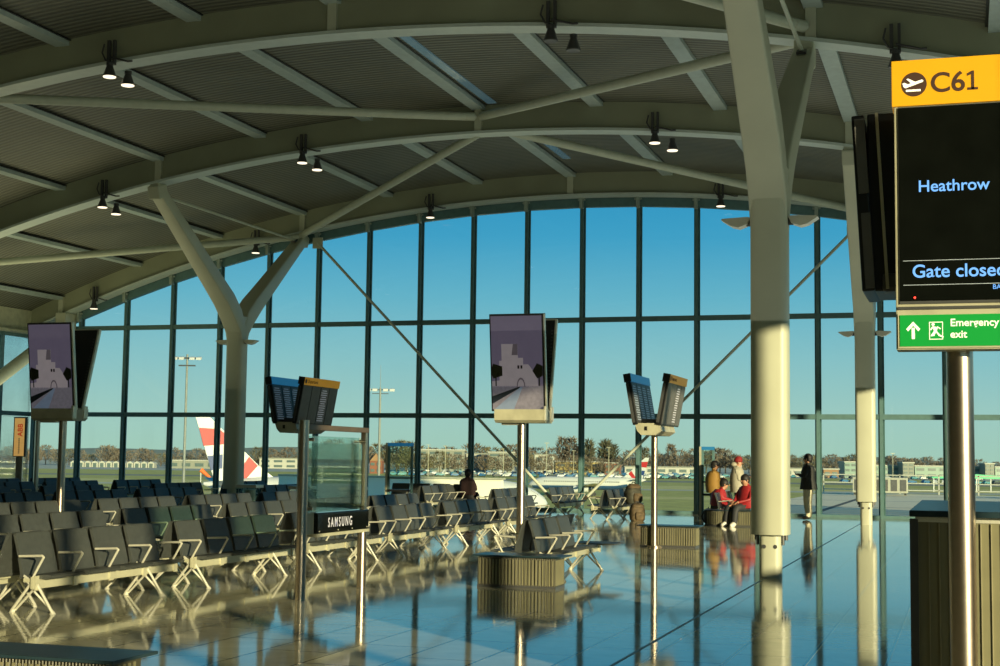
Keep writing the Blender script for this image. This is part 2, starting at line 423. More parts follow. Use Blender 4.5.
# ------------------------------------------------------------------ beam seating
SP = .655
def make_bench(nseat=4, table_from=None):
    root = empty('beam_bench', (0, 0, 0), label='x', cat='bench')
    Lh = 4*SP
    b = MB(); b.b2(.0, .05, -.02, Lh+.02, .235, .355, bev=.01); b.b2(-.09, .0, .0, Lh, .30, .335)
    for k in range(5): b.b2(.05, .065, k*SP-.035 if k else -.02, k*SP+.035, .225, .365)
    b.build('beam', M['beam'], root)
    for k in range(4):
        y0, y1 = k*SP+.04, (k+1)*SP-.04
        if k < nseat:
            s = MB()
            prof = [(-.17, .358), (.0, .362), (.17, .378), (.20, .365), (.19, .34), (0, .33), (-.16, .33)]
            s.prism(prof, 'y', y0, y1); s.build('seat_pan', M['seat'], root)
            s = MB()
            cv = [(-.125, .355), (-.145, .45), (-.19, .62), (-.235, .752), (-.245, .768)]
            hw = [.0, .0, -.006, -.012, -.03]
            R1, R2 = [], []
            rings = []
            for (x, z), w_ in zip(cv, hw):
                rings.append([(x, y0-w_, z), (x, y1+w_, z), (x-.03, y1+w_, z-.004), (x-.03, y0-w_, z-.004)])
            s.loft(rings); s.build('backrest', M['seat'], root)
        else:
            s = MB(); s.b2(-.2, .42, y0, y1, .36, .382, bev=.01); s.build('table_top', M['seat'], root)
    for k in range(nseat+1):
        y = k*SP
        a = MB()
        a.path([(.0, y, .32), (.13, y, .545), (.112, y, .56), (-.15, y, .548)], .0125, 8)
        a.build('armrest', M['alu'], root, smooth=True)
    for y in (.02, 2.05):
        g = MB()
        g.tube((.02, y, .33), (.22, y+.02, .02), .015, seg=8); g.tube((.0, y, .31), (-.24, y+.02, .02), .015, seg=8)
        g.tube((-.09, y, .34), (.03, y+.01, .20), .012, seg=8); g.tube((.03, y+.01, .2), (.21, y+.05, .02), .012, seg=8); g.tube((.0, y+.01, .22), (-.22, y+.05, .02), .012, seg=8)
        g.tube((-.10, y, .36), (.0, y, .30), .013, seg=8)
        for fx in (.22, -.24): g.tube((fx, y+.03, 0), (fx, y+.03, .025), .032, .018, seg=10)
        g.build('leg', M['alu'], root, smooth=True)
    return root
proto = make_bench(); proto3 = make_bench(3)
used = {'a': False, 'b': False}
def bench(x, y, rz, label, group=None, three=False):
    key = 'b' if three else 'a'; p = proto3 if three else proto
    o = p if not used[key] else copy_tree(p)
    used[key] = True
    o.location = (x, y, 0); o.rotation_euler = (0, 0, rz); o['label'] = label
    if group: o['group'] = group
    return o
def pair(x, y, lb_f, lb_b, group):
    bench(x, y, 0, lb_f, group)
    if lb_b: bench(x-.575, y+4*SP, PI, lb_b, group)
ROWS = [  # beam X, starts, row phrase
    (-8.66, [12.24, 15.3, 18.4, 21.45, 24.6, 27.7], 'front row', 'front row of benches'),
    (-11.28, [12.2, 15.3, 18.35, 21.5, 24.6, 27.6, 35.7], 'second row', 'second row of benches'),
    (-14.12, [15.9, 19.0, 22.1, 25.2, 28.3, 38.0], 'third row', 'third row of benches'),
    (-17.55, [19.7, 22.8, 25.9, 29.0, 35.2], 'fourth row', 'fourth row of benches'),
    (-20.65, [26.0, 29.8, 34.8, 38.8], 'fifth row', 'fifth row of benches'),
    (-24.0, [31.6, 34.7, 38.2], 'sixth row', 'sixth row of benches'),
    (-27.2, [35.4, 38.6], 'far corner row', 'far corner benches')]
for X, st, ph, gr in ROWS:
    for k, y in enumerate(st):
        pair(X, y, 'grey four-seat bench facing right, %s from the camera in the %s' % (ORD[k], ph),
             'grey bench facing left, %s from the camera, backing onto the %s' % (ORD[k], ph), gr)
bench(-8.68, 37.2, 0, 'four-seat bench carrying the dark rucksack near the windows')
bench(-9.255, 37.2+4*SP, PI, 'four-seat bench backing onto the one with the rucksack')
bench(-10.75, 39.0, 0, 'four-seat bench near the windows where the tension rods meet')
bench(-5.12, 18.1, 0, 'short three-seat bench with end table behind the ribbed box in mid floor', three=True)
bench(-5.695, 18.1+4*SP, PI, 'dark bench backing onto the three-seat bench in mid floor')
bench(-5.75, 36.6, 0, 'bench with raised armrest under the red jacket by the windows')
bench(-16.7, 41.3, -PI/2, 'dark four-seat bench set square to the others against the windows')
# ------------------------------------------------------------------ ribbed boxes on the floor
def plinth(x0, x1, y0, y1, h, label):
    e = empty('ribbed_box', ((x0+x1)/2, (y0+y1)/2, 0), label=label, cat='floor box', group='low ribbed metal boxes on the floor')
    w, d = (x1-x0)/2, (y1-y0)/2
    b = MB(); b.b2(-w, w, -d, d, .02, h-.03); b.build('ribbed_casing', M['box_side'], e)
    r = MB()
    n = int((x1-x0)/.042)
    for k in range(n): 
        xx = -w+.03+k*(2*w-.06)/(n-1); r.b2(xx-.008, xx+.008, -d-.008, -d, .04, h-.05)
    for k in range(int((y1-y0)/.055)):
        yy = -d+.03+k*.055; r.b2(w, w+.008, yy-.008, yy+.008, .04, h-.05)
    r.build('rib', M['box_rib'], e)
    b = MB(); b.b2(-w-.06, w+.08, -d-.05, d+.06, h-.02, h, bev=.004); b.build('top', M['box_top'], e)
    b = MB(); b.b2(-w-.005, w+.005, -d-.005, d+.005, 0, .03); b.build('skirting', M['darkgrey'], e)
plinth(-5.68, -4.70, 17.0, 17.42, .39, 'low ribbed metal box under the central tall screen')
plinth(-5.62, -4.62, 26.1, 26.5, .39, 'low ribbed metal box at the foot of the small departures board')
plinth(-5.95, -4.85, 35.15, 35.55, .39, 'low ribbed metal box beneath the red-jacketed group')
plinth(-5.9, -4.68, 7.34, 7.72, .39, 'nearest low ribbed box, cut by the lower left corner')
# gate desk
e = empty('gate_desk', (-.3, 8.5, 0), label='tall ribbed desk with a blue-grey top behind the gate sign pole', cat='desk')
b = MB(); b.b2(.04, 2.3, .03, 2.35, 0, 1.25); b.build('front_panel', M['desk_side'], e)
b = MB(); b.b2(.0, .045, .0, .10, 0, 1.25); b.build('corner_post', M['darkgrey'], e)
b = MB()
for k in range(40): b.b2(.10+k*.055, .106+k*.055, .02, .03, .02, 1.23)
b.build('rib', M['desk_rib'], e)
b = MB(); b.b2(-.0, 2.4, -.04, 2.42, 1.265, 1.3, bev=.006); b.build('top', M['box_top'], e)
b = MB(); b.b2(.03, 2.33, .02, 2.36, 1.235, 1.262); b.build('trim_rail', M['alu'], e)

# ------------------------------------------------------------------ C61 gate sign
g = empty('gate_sign', (-.02, 8.1, 0), label='gate C61 sign screen on a stainless pole reading Heathrow, gate closed', cat='sign')
b = MB(); b.tube((0, .1, 0), (0, .1, 2.2), .07, seg=28); b.build('pole', M['chrome'], g, smooth=True)
b = MB(); b.tube((0, .1, 0), (0, .1, .03), .12, seg=28); b.build('base_plate', M['chrome'], g, smooth=True)
b = MB(); b.b2(-.32, .32, -.10, .06, 2.16, 3.48, bev=.008); cs = b.build('casing', M['cream'], g)
b = MB(); b.b2(-.295, .295, -.112, -.095, 2.42, 3.465); b.build('screen', M['screen'], g)
b = MB(); b.b2(-.30, .30, -.108, -.10, 2.405, 3.47); b.build('screen_bezel', M['darkgrey'], g)
b = MB(); b.b2(-.33, .33, -.115, .06, 3.475, 3.725, bev=.004); hd = b.build('header', M['yellow'], g)
b = MB(); b.b2(-.30, .30, -.112, -.1, 2.178, 2.345); gp = b.build('exit_panel', M['green'], g)
b = MB(); b.b2(-.31, .31, -.108, -.1, 2.168, 2.352); b.build('exit_frame', M['cream'], g)
b = MB(); b.b2(-.31, .31, -.11, -.1, 2.375, 2.39); b.build('trim', M['darkgrey'], g)
FY = -.1165
text('C6', .15, M['brown_letter'], hd, (-.13, FY, 3.542), RX, off=.0022)
b = MB(); b.prism([(.080, 3.545), (.095, 3.545), (.095, 3.645), (.084, 3.645), (.059, 3.632), (.059, 3.618), (.080, 3.626)], 'y', FY-.001, FY+.001); b.prism([(.060, 3.542), (.114, 3.542), (.114, 3.555), (.060, 3.555)], 'y', FY-.001, FY+.001); b.build('numeral_one', M['brown_letter'], hd)
b = MB(); b.tube((-.213, FY+.004, 3.59), (-.213, FY, 3.59), .066, seg=40); b.build('roundel', M['brown_letter'], hd)
b = MB()
def rot2(pts, a, cx, cz): return [(cx+u*math.cos(a)-v*math.sin(a), cz+u*math.sin(a)+v*math.cos(a)) for u, v in pts]
cx, cz = -.213, 3.593
b.prism(rot2([(-.048, -.008), (.045, -.006), (.052, .0), (.045, .008), (-.03, .008), (-.045, .022), (-.056, .022), (-.056, .0)], math.radians(17), cx, cz), 'y', FY-.002, FY-.0005)
b.prism(rot2([(-.012, .005), (.012, .005), (-.02, .038), (-.03, .038)], math.radians(17), cx, cz), 'y', FY-.002, FY-.0005)
b.prism([(cx-.042, cz-.042), (cx+.034, cz-.042), (cx+.034, cz-.031), (cx-.042, cz-.031)], 'y', FY-.002, FY-.0005)
b.build('takeoff_icon', M['white_letter'], hd)
text('Heathrow', .088, M['blue_letter'], g, (-.2, -.1135, 3.005), RX, off=.0008)
text('Gate closed', .098, M['blue_letter'], g, (-.235, -.1135, 2.545), RX, off=.0012)
text('BA', .035, M['blue_letter'], g, (.17, -.1135, 2.475), RX)
b = MB()
for z in (2.635, 2.505): b.b2(-.28, .28, -.1135, -.112, z-.0015, z+.0015)
b.build('screen_line', M['text_dim'], g)
b = MB(); b.sphere((-.222, -.115, 2.437), .006, seg=8); b.build('status_light', M['red_led'], g)
text('Emergency', .055, M['white_letter'], gp, (-.045, -.1135, 2.283), RX, off=.0010)
text('exit', .055, M['white_letter'], gp, (-.045, -.1135, 2.222), RX, off=.0010)
b = MB(); ax, az = -.232, 2.262
b.prism([(ax-.008, az-.045), (ax+.008, az-.045), (ax+.008, az+.015), (ax-.008, az+.015)], 'y', -.114, -.112)
b.prism([(ax-.036, az+.008), (ax-.026, az-.004), (ax, az+.026), (ax+.026, az-.004), (ax+.036, az+.008), (ax, az+.048)], 'y', -.114, -.112)
b.build('arrow', M['white_letter'], gp)
b = MB(); ex, ez = -.115, 2.262
for (u0, u1, v0, v1) in ((-.036, -.032, -.045, .045), (.030, .034, -.045, .045), (-.036, .034, .041, .045), (-.036, .034, -.049, -.045)):
    b.b2(ex+u0, ex+u1, -.114, -.112, ez+v0, ez+v1)
b.build('doorway_icon', M['white_letter'], gp)
b = MB(); b.tube((ex-.016, -.114, ez+.031), (ex-.016, -.112, ez+.031), .008, seg=14)
for pl in ([(-.018, .022), (.008, .016), (.002, -.008), (-.012, -.004)], [(-.02, .02), (-.032, .004), (-.026, .0), (-.014, .014)], [(.004, .016), (.02, .004), (.024, .009), (.006, .022)],
           [(-.012, -.004), (.002, -.008), (-.008, -.022), (-.028, -.026), (-.028, -.032), (-.008, -.03)][::-1], [(-.006, -.004), (.004, -.006), (.018, -.022), (.03, -.03), (.038, -.034), (.034, -.04), (.012, -.03)]):
    b.prism([(ex+u, ez+v) for u, v in pl], 'y', -.114, -.112)
b.build('running_figure_icon', M['white_letter'], gp)
# second leaning screen seen on edge
sl = MB(); rot = Matrix.Rotation(math.radians(-3), 3, 'Y')
sl.box((-.50, .42, 3.0), (.07, .6, .99), rot, bev=.01); o = sl.build('side_screen', M['black'], g)
q = MB(); q.box((-.40, .42, 3.01), (.155, .5, 1.0), bev=.01); q.build('side_screen_back', M['black'], g)
q = MB(); q.box((-.475, .11, 2.73), (.05, .012, .42), rot); q.box((-.505, .11, 3.26), (.055, .012, .42), rot); q.build('edge_panel', M['panel_grey'], o)
q = MB(); q.box((-.395, .07, 3.0), (.016, .02, .98), rot); q.build('edge_trim', M['cream'], o)
q = MB(); q.b2(-.4, -.2, .1, .3, 2.5, 2.6, bev=.02); q.build('mounting_arm', M['darkgrey'], g)

# ------------------------------------------------------------------ portrait screens
def portrait(x, y, label, ps=.065, po=0., ra=13):
    e = empty('poster_screen', (x, y, 0), label=label, cat='screen')
    b = MB(); b.tube((po, 0, 0), (po, 0, 2.12), ps, seg=24); b.build('pole', M['chrome'], e, smooth=True)
    b = MB(); b.tube((po, 0, 0), (po, 0, .025), .13, seg=24); b.build('base_plate', M['chrome'], e, smooth=True)
    b = MB(); b.prism([(-.24, 2.29), (.26, 2.29), (.24, 2.14), (.17, 2.09), (-.17, 2.09), (-.23, 2.13)], 'x', -.36, .42); b.build('cradle', M['cream'], e)
    for nm, sg in (('front_screen', -1), ('rear_screen', 1)):
        a = math.radians(7.5 if sg < 0 else ra)*sg
        # tilt about X at the bottom
        R = Matrix.Rotation(-a, 3, 'X')
        def T(p): 
            q = R @ Vector((p[0], p[1], p[2]-2.28)); return Vector((q.x, q.y+sg*.10, q.z+2.28))
        cas = MB(); c0 = T((.0, 0, 3.0)); cas.box(c0, (.86, .07, 1.46), R, bev=.012); s = cas.build(nm, M['alu'], e)
        if sg < 0:
            bz = MB(); bz.box(T((-.01, -.038, 3.0)), (.84, .012, 1.46), R); bz.build('bezel', M['black'], s)
            def pl(pts, name, m, off): 
                q = MB(); ring1 = [T((u, -.044-off, v)) for u, v in pts]; ring2 = [T((u, -.047-off, v)) for u, v in pts]
                q.loft([ring1, ring2]); q.build(name, m, s)
            x0, x1, z0, z1 = -.41, .385, 2.30, 3.70
            pl([(x0, z0), (x1, z0), (x1, z1), (x0, z1)], 'picture_sky', M['pic_sky'], 0)
            def U(u, v): return (x0+(x1-x0)*u, z0+(z1-z0)*v)
            pl([U(0, 0), U(1, 0), U(1, .25), U(0, .25)], 'picture_ground', M['pic_ground'], .003)
            pl([U(.0, .24), U(.0, .30), U(.15, .31), U(.15, .52), U(.2, .52), U(.2, .70), U(.52, .70), U(.52, .55), U(.62, .55), U(.62, .48), U(.72, .48), U(.8, .42), U(.9, .42), U(.9, .25), U(.9, .24)], 'picture_building', M['pic_wall'], .003)
            pl([U(.40, .58), U(.52, .58), U(.52, .70), U(.43, .70)], 'picture_shade', M['pic_shade'], .006)
            for wx in (.51, .57): pl([U(wx, .435), U(wx+.035, .435), U(wx+.035, .47), U(wx, .47)], 'picture_window', M['black'], .006)
            arc = [U(.57+.085*math.cos(t*PI/8), .24+.10*math.sin(t*PI/8)) for t in range(9)] + [U(.57+.065*math.cos(t*PI/8), .24+.08*math.sin(t*PI/8)) for t in range(8, -1, -1)]
            pl(arc, 'picture_arch', M['pic_shade'], .006)
            for tx, tw in ((.08, .16), (.93, .13)):
                tr = [U(max(0, min(1, tx+tw*math.cos(t*PI/5)*(1 if t % 2 else .8))), .41+.085*math.sin(t*PI/5)*(1 if t % 2 else .8)) for t in range(10)]
                pl(tr, 'picture_palm', M['pic_tree'], .006)
                pl([U(tx-.012, .25), U(tx+.012, .25), U(tx+.012, .4), U(tx-.012, .4)], 'picture_trunk', M['pic_tree'], .008)
            pl([U(0, .06), U(0, .14), U(.52, .24), U(.58, .24)], 'picture_water', M['pic_water'], .006)
            pl([U(.04, .0), U(.42, .0), U(.60, .24), U(.56, .24)], 'picture_path', M['pic_path'], .007)
        else:
            bz = MB(); bz.box(T((0, -.04, 3.0)), (.80, .012, 1.4), R); bz.build('back_panel', M['black'], s)
            q = MB()
            for k in range(22):
                q.box(T((.37, -.048, 2.42+k*.053)), (.03, .006, .02), R)
            q.build('vent', M['darkgrey'], s)
    for y0_, y1_ in ((-.22, -.10), (.10, .22)):
        b = MB(); b.b2(.40, .44, y0_, y1_, 2.12, 2.34, bev=.015); b.build('clamp', M['alu'], e)
    b = MB(); b.b2(-.3, .0, -.06, .06, 2.06, 2.1); b.build('mounting_plate', M['alu'], e)
M['pic_sky'] = mat('picture_dusk_sky', (.13, .11, .16), .3, noise=.25, scale=2, emit=(.13, .11, .17), es=.42)
M['pic_ground'] = mat('picture_paving', (.16, .15, .18), .3, noise=.2, scale=20, emit=(.16, .15, .18), es=.4)
M['pic_wall'] = mat('picture_wall', (.30, .27, .29), .3, noise=.1, emit=(.30, .26, .28), es=.45)
M['pic_shade'] = mat('picture_shade', (.12, .10, .12), .3, emit=(.12, .1, .12), es=.35)
M['pic_tree'] = mat('picture_tree', (.03, .035, .02), .3, noise=.4, scale=60)
M['pic_water'] = mat('picture_water', (.02, .03, .05), .3)
M['pic_path'] = mat('picture_path', (.16, .20, .27), .3, noise=.15, emit=(.14, .19, .27), es=.4)
portrait(-6.35, 21.0, 'tall poster screen in the middle showing a pale museum building')
portrait(-14.47, 21.0, 'tall poster screen at the left showing a pale museum building', po=.11, ra=17)
# thin plain pole further back at the left
e = empty('steel_post', (-24.4, 34.5, 0), label='slim steel post behind the left poster screen', cat='post')
b = MB(); b.tube((0, 0, 0), (0, 0, 3.2), .07, seg=14); b.build('post', M['chrome'], e, smooth=True)
b = MB(); b.b2(-.14, .14, -.14, .14, 0, .03); b.build('foot_plate', M['chrome'], e)
b = MB(); b.b2(-.1, .1, -.1, .1, 3.2, 3.24); b.build('cap', M['chrome'], e)

# ------------------------------------------------------------------ departures boards
def departures(x, y, label):
    e = empty('departures_board', (x, y, 0), label=label, cat='sign')
    b = MB(); b.tube((0, 0, 0), (0, 0, 2.1), .06, seg=24); b.build('pole', M['chrome'], e, smooth=True)
    b = MB(); b.tube((0, 0, 0), (0, 0, .025), .13, seg=24); b.build('base_plate', M['chrome'], e, smooth=True)
    b = MB(); b.prism([(-.20, 2.21), (.24, 2.21), (.28, 2.07), (.17, 2.0), (-.08, 2.0), (-.15, 2.07)], 'y', -.78, .55); b.build('cradle', M['cream'], e)
    b = MB(); b.b2(-.02, .03, -.786, -.78, 2.08, 2.15); b.build('latch', M['black'], e)
    for nm, sg, bx in (('rear_board', -1, -.18), ('front_board', 1, .24)):
        a = math.radians(10)*sg
        R = Matrix.Rotation(a, 3, 'Y')
        def T(p): 
            q = R @ Vector((p[0], 0, p[2]-2.25)); return Vector((q.x+bx, p[1], q.z+2.20))
        yc = .0
        cas = MB(); cas.box(T((0, yc, 2.62)), (.09, 1.64, .78), R, bev=.008); s = cas.build(nm, M['black'], e)
        h = MB(); h.box(T((.015, yc, 3.07)), (.10, 1.66, .15), R, bev=.006); hh = h.build('header', M['yellow'] if sg > 0 else M['blue_hdr'], s)  # rear header's blue is shade and sky reflection put into the colour
        he = MB(); he.box(T((.0, yc-.835, 3.07)), (.13, .012, .15), R); he.box(T((-.04, yc, 3.07)), (.02, 1.66, .15), R); he.build('header_edge', M['black'], s)
        d = Matrix.Rotation(0, 3, 'X')
        if sg > 0:
            t = text('Departures', .10, M['brown_letter'], hh, T((.0672, yc-.68, 3.04)), (0, 0, 0), sx=1)
            t.rotation_euler = (R @ Matrix(((0, 0, 1), (1, 0, 0), (0, 1, 0)))).to_euler()
            q = MB(); q.tube(T((.066, yc-.76, 3.07)), T((.068, yc-.76, 3.07)), .045, seg=18); q.build('roundel', M['brown_letter'], hh)
        for k in range(4):
            y0 = yc-.612+k*.408
            p = MB(); p.box(T((.048, y0, 2.62)), (.012, .385, .72), R); pn = p.build('screen', M['panel_grey'] if sg > 0 else M['darkgrey'], s)
            q = MB()
            if (sg > 0 and k == 2) or sg < 0:
                for r_ in range(15):
                    wdt = .27 if r_ % 3 else .2
                    q.box(T((.0555, y0-.02, 2.92-r_*.043)), (.003, wdt, .018), R)
                q.build('board_text', M['dim_letter'] if sg > 0 else M['text_dim'], pn)
            else: q.bm.free()
        q = MB(); q.box(T((-.02, yc-.83, 2.62)), (.05, .02, .7), R); q.build('edge_strip', M['darkgrey'], s)
    # hinge arm between boards
    q = MB(); q.b2(-.18, .24, -.5, -.42, 2.21, 2.29); q.b2(-.18, .24, .4, .48, 2.21, 2.29); q.build('hinge_arm', M['darkgrey'], e)
departures(-5.36, 26.05, 'small V-shaped departures board on a pole above the ribbed box, right of centre')
departures(-12.56, 26.4, 'small V-shaped departures board behind the charging station pole, left of centre')

# ------------------------------------------------------------------ charging station with glass
e = empty('charging_station', (-6.9, 14.58, 0), label='glass charging station between steel poles with a lit SAMSUNG box', cat='charging station')
b = MB(); b.tube((0, 0, 0), (0, 0, 1.95), .056, seg=24); b.build('pole', M['chrome'], e, smooth=True)
b = MB(); b.tube((0, 1.68, 0), (0, 1.68, .72), .056, seg=24); b.build('pole', M['chrome'], e, smooth=True)
b = MB(); b.b2(-.03, .03, 1.66, 1.73, .68, 1.86); b.build('side_post', M['chrome'], e)
b = MB(); b.b2(-.04, .04, .05, 1.74, 1.845, 1.905, bev=.005); b.build('top_rail', M['brown_rail'], e)
b = MB(); b.b2(-.012, .012, .14, 1.62, .94, 1.78); b.build('glass_pane', M['glass_panel'], e)
b = MB(); b.b2(.05, .062, .26, 1.50, .94, 1.70); b.build('glass_pane', M['glass_panel'], e)
b = MB(); b.b2(-.07, .075, .24, 1.70, .70, .93, bev=.012); sb = b.build('sign_box', M['screen'], e)
b = MB(); b.b2(-.08, .08, .23, 1.71, .665, .70); b.b2(-.03, .03, .05, .24, .70, .93); b.build('shelf', M['cream'], e)
t = text('S A M S U N G', .15, M['dim_letter'], sb, (.0765, .52, .765), RXP, sx=.72, off=.002)
b = MB()
for y in (.29, .8, 1.2, 1.64): b.sphere((.077, y, .725), .008, seg=8)
b.build('screw', M['alu'], e)
b = MB()
for y in (.12, 1.58):
    for z in (1.74, .98): b.tube((-.02, y, z), (.07, y, z), .018, seg=10)
b.build('glass_clip', M['chrome'], e)

# small framed display stands by the window
def standframe(x, y, w, label):
    e = empty('display_stand', (x, y, 0), label=label, cat='display stand')
    b = MB(); b.b2(0, .06, 0, .06, 0, 1.93); b.b2(w-.06, w, 0, .06, 0, 1.93); b.b2(0, w, 0, .06, .95, 1.0); b.b2(0, w, 0, .06, 0, .06); b.build('frame', M['mullion'], e)
    b = MB(); b.b2(0, w, -.01, .07, 1.86, 1.95); b.build('header', M['blue_hdr'], e)
    b = MB(); b.b2(.06, w-.06, .02, .035, 1.0, 1.86); b.build('glass_pane', M['glass_panel'], e)
    b = MB(); b.b2(.05, w-.05, -.1, .2, .6, .66); b.build('shelf', M['black'], e)
    b = MB(); b.b2(-.06, .0, -.01, .07, 0, 1.95); b.build('side_post', M['cream'], e)
standframe(-15.4, 38.0, .75, 'framed glass display stand with blue header left of centre by the window')
standframe(-6.95, 40.2, .36, 'narrow display stand with blue header beside the two standing travellers')
# vertical lit totem
e = empty('lit_totem', (-28.2, 39.0, 0), rz=.35, label='slim vertical orange lit totem with red letters at the left edge', cat='totem')
b = MB(); b.b2(-.1, .1, -.06, .06, 0, 1.42); b.build('post', M['chrome'], e)
b = MB(); b.b2(-.20, .20, -.07, .07, 1.42, 2.66); b.build('frame', M['darkgrey'], e)
M['totem'] = mat('amber_panel', (.5, .35, .12), .4, noise=.15, emit=(.9, .50, .14), es=.45)
b = MB(); b.b2(-.17, .14, -.078, -.066, 1.44, 2.62); lp = b.build('light_panel', M['totem'], e)
M['red_letter'] = mat('red_lettering', (.5, .02, .01), .4, emit=(.7, .03, .01), es=.4)
t = text('ABB', .22, M['red_letter'], lp, (.08, -.0795, 2.05), (PI/2, -PI/2, 0), off=.004)
b = MB()
for k in range(9): b.b2(-.04, .01, -.081, -.079, 1.52+k*.055, 1.55+k*.055)
b.build('small_text', M['cream'], lp)
# waste bins in the distant rows
for (x, y, nn) in ((-17.6, 34.0, 'left'), (-15.9, 33.6, 'middle'), (-14.6, 33.8, 'right')):
    e = empty('litter_bin', (x, y, 0), label='small steel litter bin with glass sides, %s of three behind the seats' % nn, cat='bin', group='litter bins behind the seats')
    b = MB(); b.b2(-.28, .28, -.2, .2, .1, .72); b.build('casing', M['glass_panel'], e)
    b = MB(); b.b2(-.3, .3, -.22, .22, .72, .8, bev=.01); b.b2(-.3, .3, -.22, .22, .0, .08); b.build('frame', M['alu'], e)
    b = MB(); b.tube((0, 0, .1), (0, 0, .68), .15, .17, seg=16); b.build('liner', M['chrome'], e)

# ------------------------------------------------------------------ people
def skin_mesh(chains, name):
    """chains: list of [(pos, radius), ...]; first point may be a key string of an earlier vertex"""
    me = bpy.data.meshes.new(name); vs, rs, es, key = [], [], [], {}
    for ch in chains:
        prev = None
        for it in ch:
            if isinstance(it, str): prev = key[it]; continue
            p, r = it[0], it[1]
            vs.append(p); rs.append(r); idx = len(vs)-1
            if len(it) > 2: key[it[2]] = idx
            if prev is not None: es.append((prev, idx))
            prev = idx
    me.from_pydata([tuple(v) for v in vs], es, [])
    o = bpy.data.objects.new(name, me); C.objects.link(o)
    md = o.modifiers.new('s', 'SKIN'); md.use_smooth_shade = True
    for i, r in enumerate(rs):
        sv = me.skin_vertices[0].data[i]; sv.radius = (r, r) if not isinstance(r, tuple) else r; sv.use_root = (i == 0)
    sb = o.modifiers.new('u', 'SUBSURF'); sb.levels = 1; sb.render_levels = 1
    bpy.context.view_layer.update()
    ev = bpy.data.meshes.new_from_object(o.evaluated_get(bpy.context.evaluated_depsgraph_get()))
    bpy.data.objects.remove(o)
    ev.polygons.foreach_set('use_smooth', [True]*len(ev.polygons))
    return ev
def hand(chains, key, wr, d, side, up):
    d = Vector(d).normalized(); up = Vector(up).normalized(); sd = d.cross(up).normalized()*side; wr = Vector(wr)
    palm = wr+d*.07
    chains.append([key, (palm, (.04, .022), key+'p')])
    for k, (ln, off) in enumerate(((.055, -.03), (.07, -.01), (.065, .01), (.05, .03))):
        a = palm+d*.025+sd*off; b = a+d*ln*.5-up*.012; c = b+d*ln*.35-up*.03
        chains.append([key+'p', (a, .011), (b, .0095), (c, .008)])
    a = wr+d*.03-sd*.04; chains.append([key+'p', (a, .013), (a+d*.04-sd*.02-up*.01, .010)])
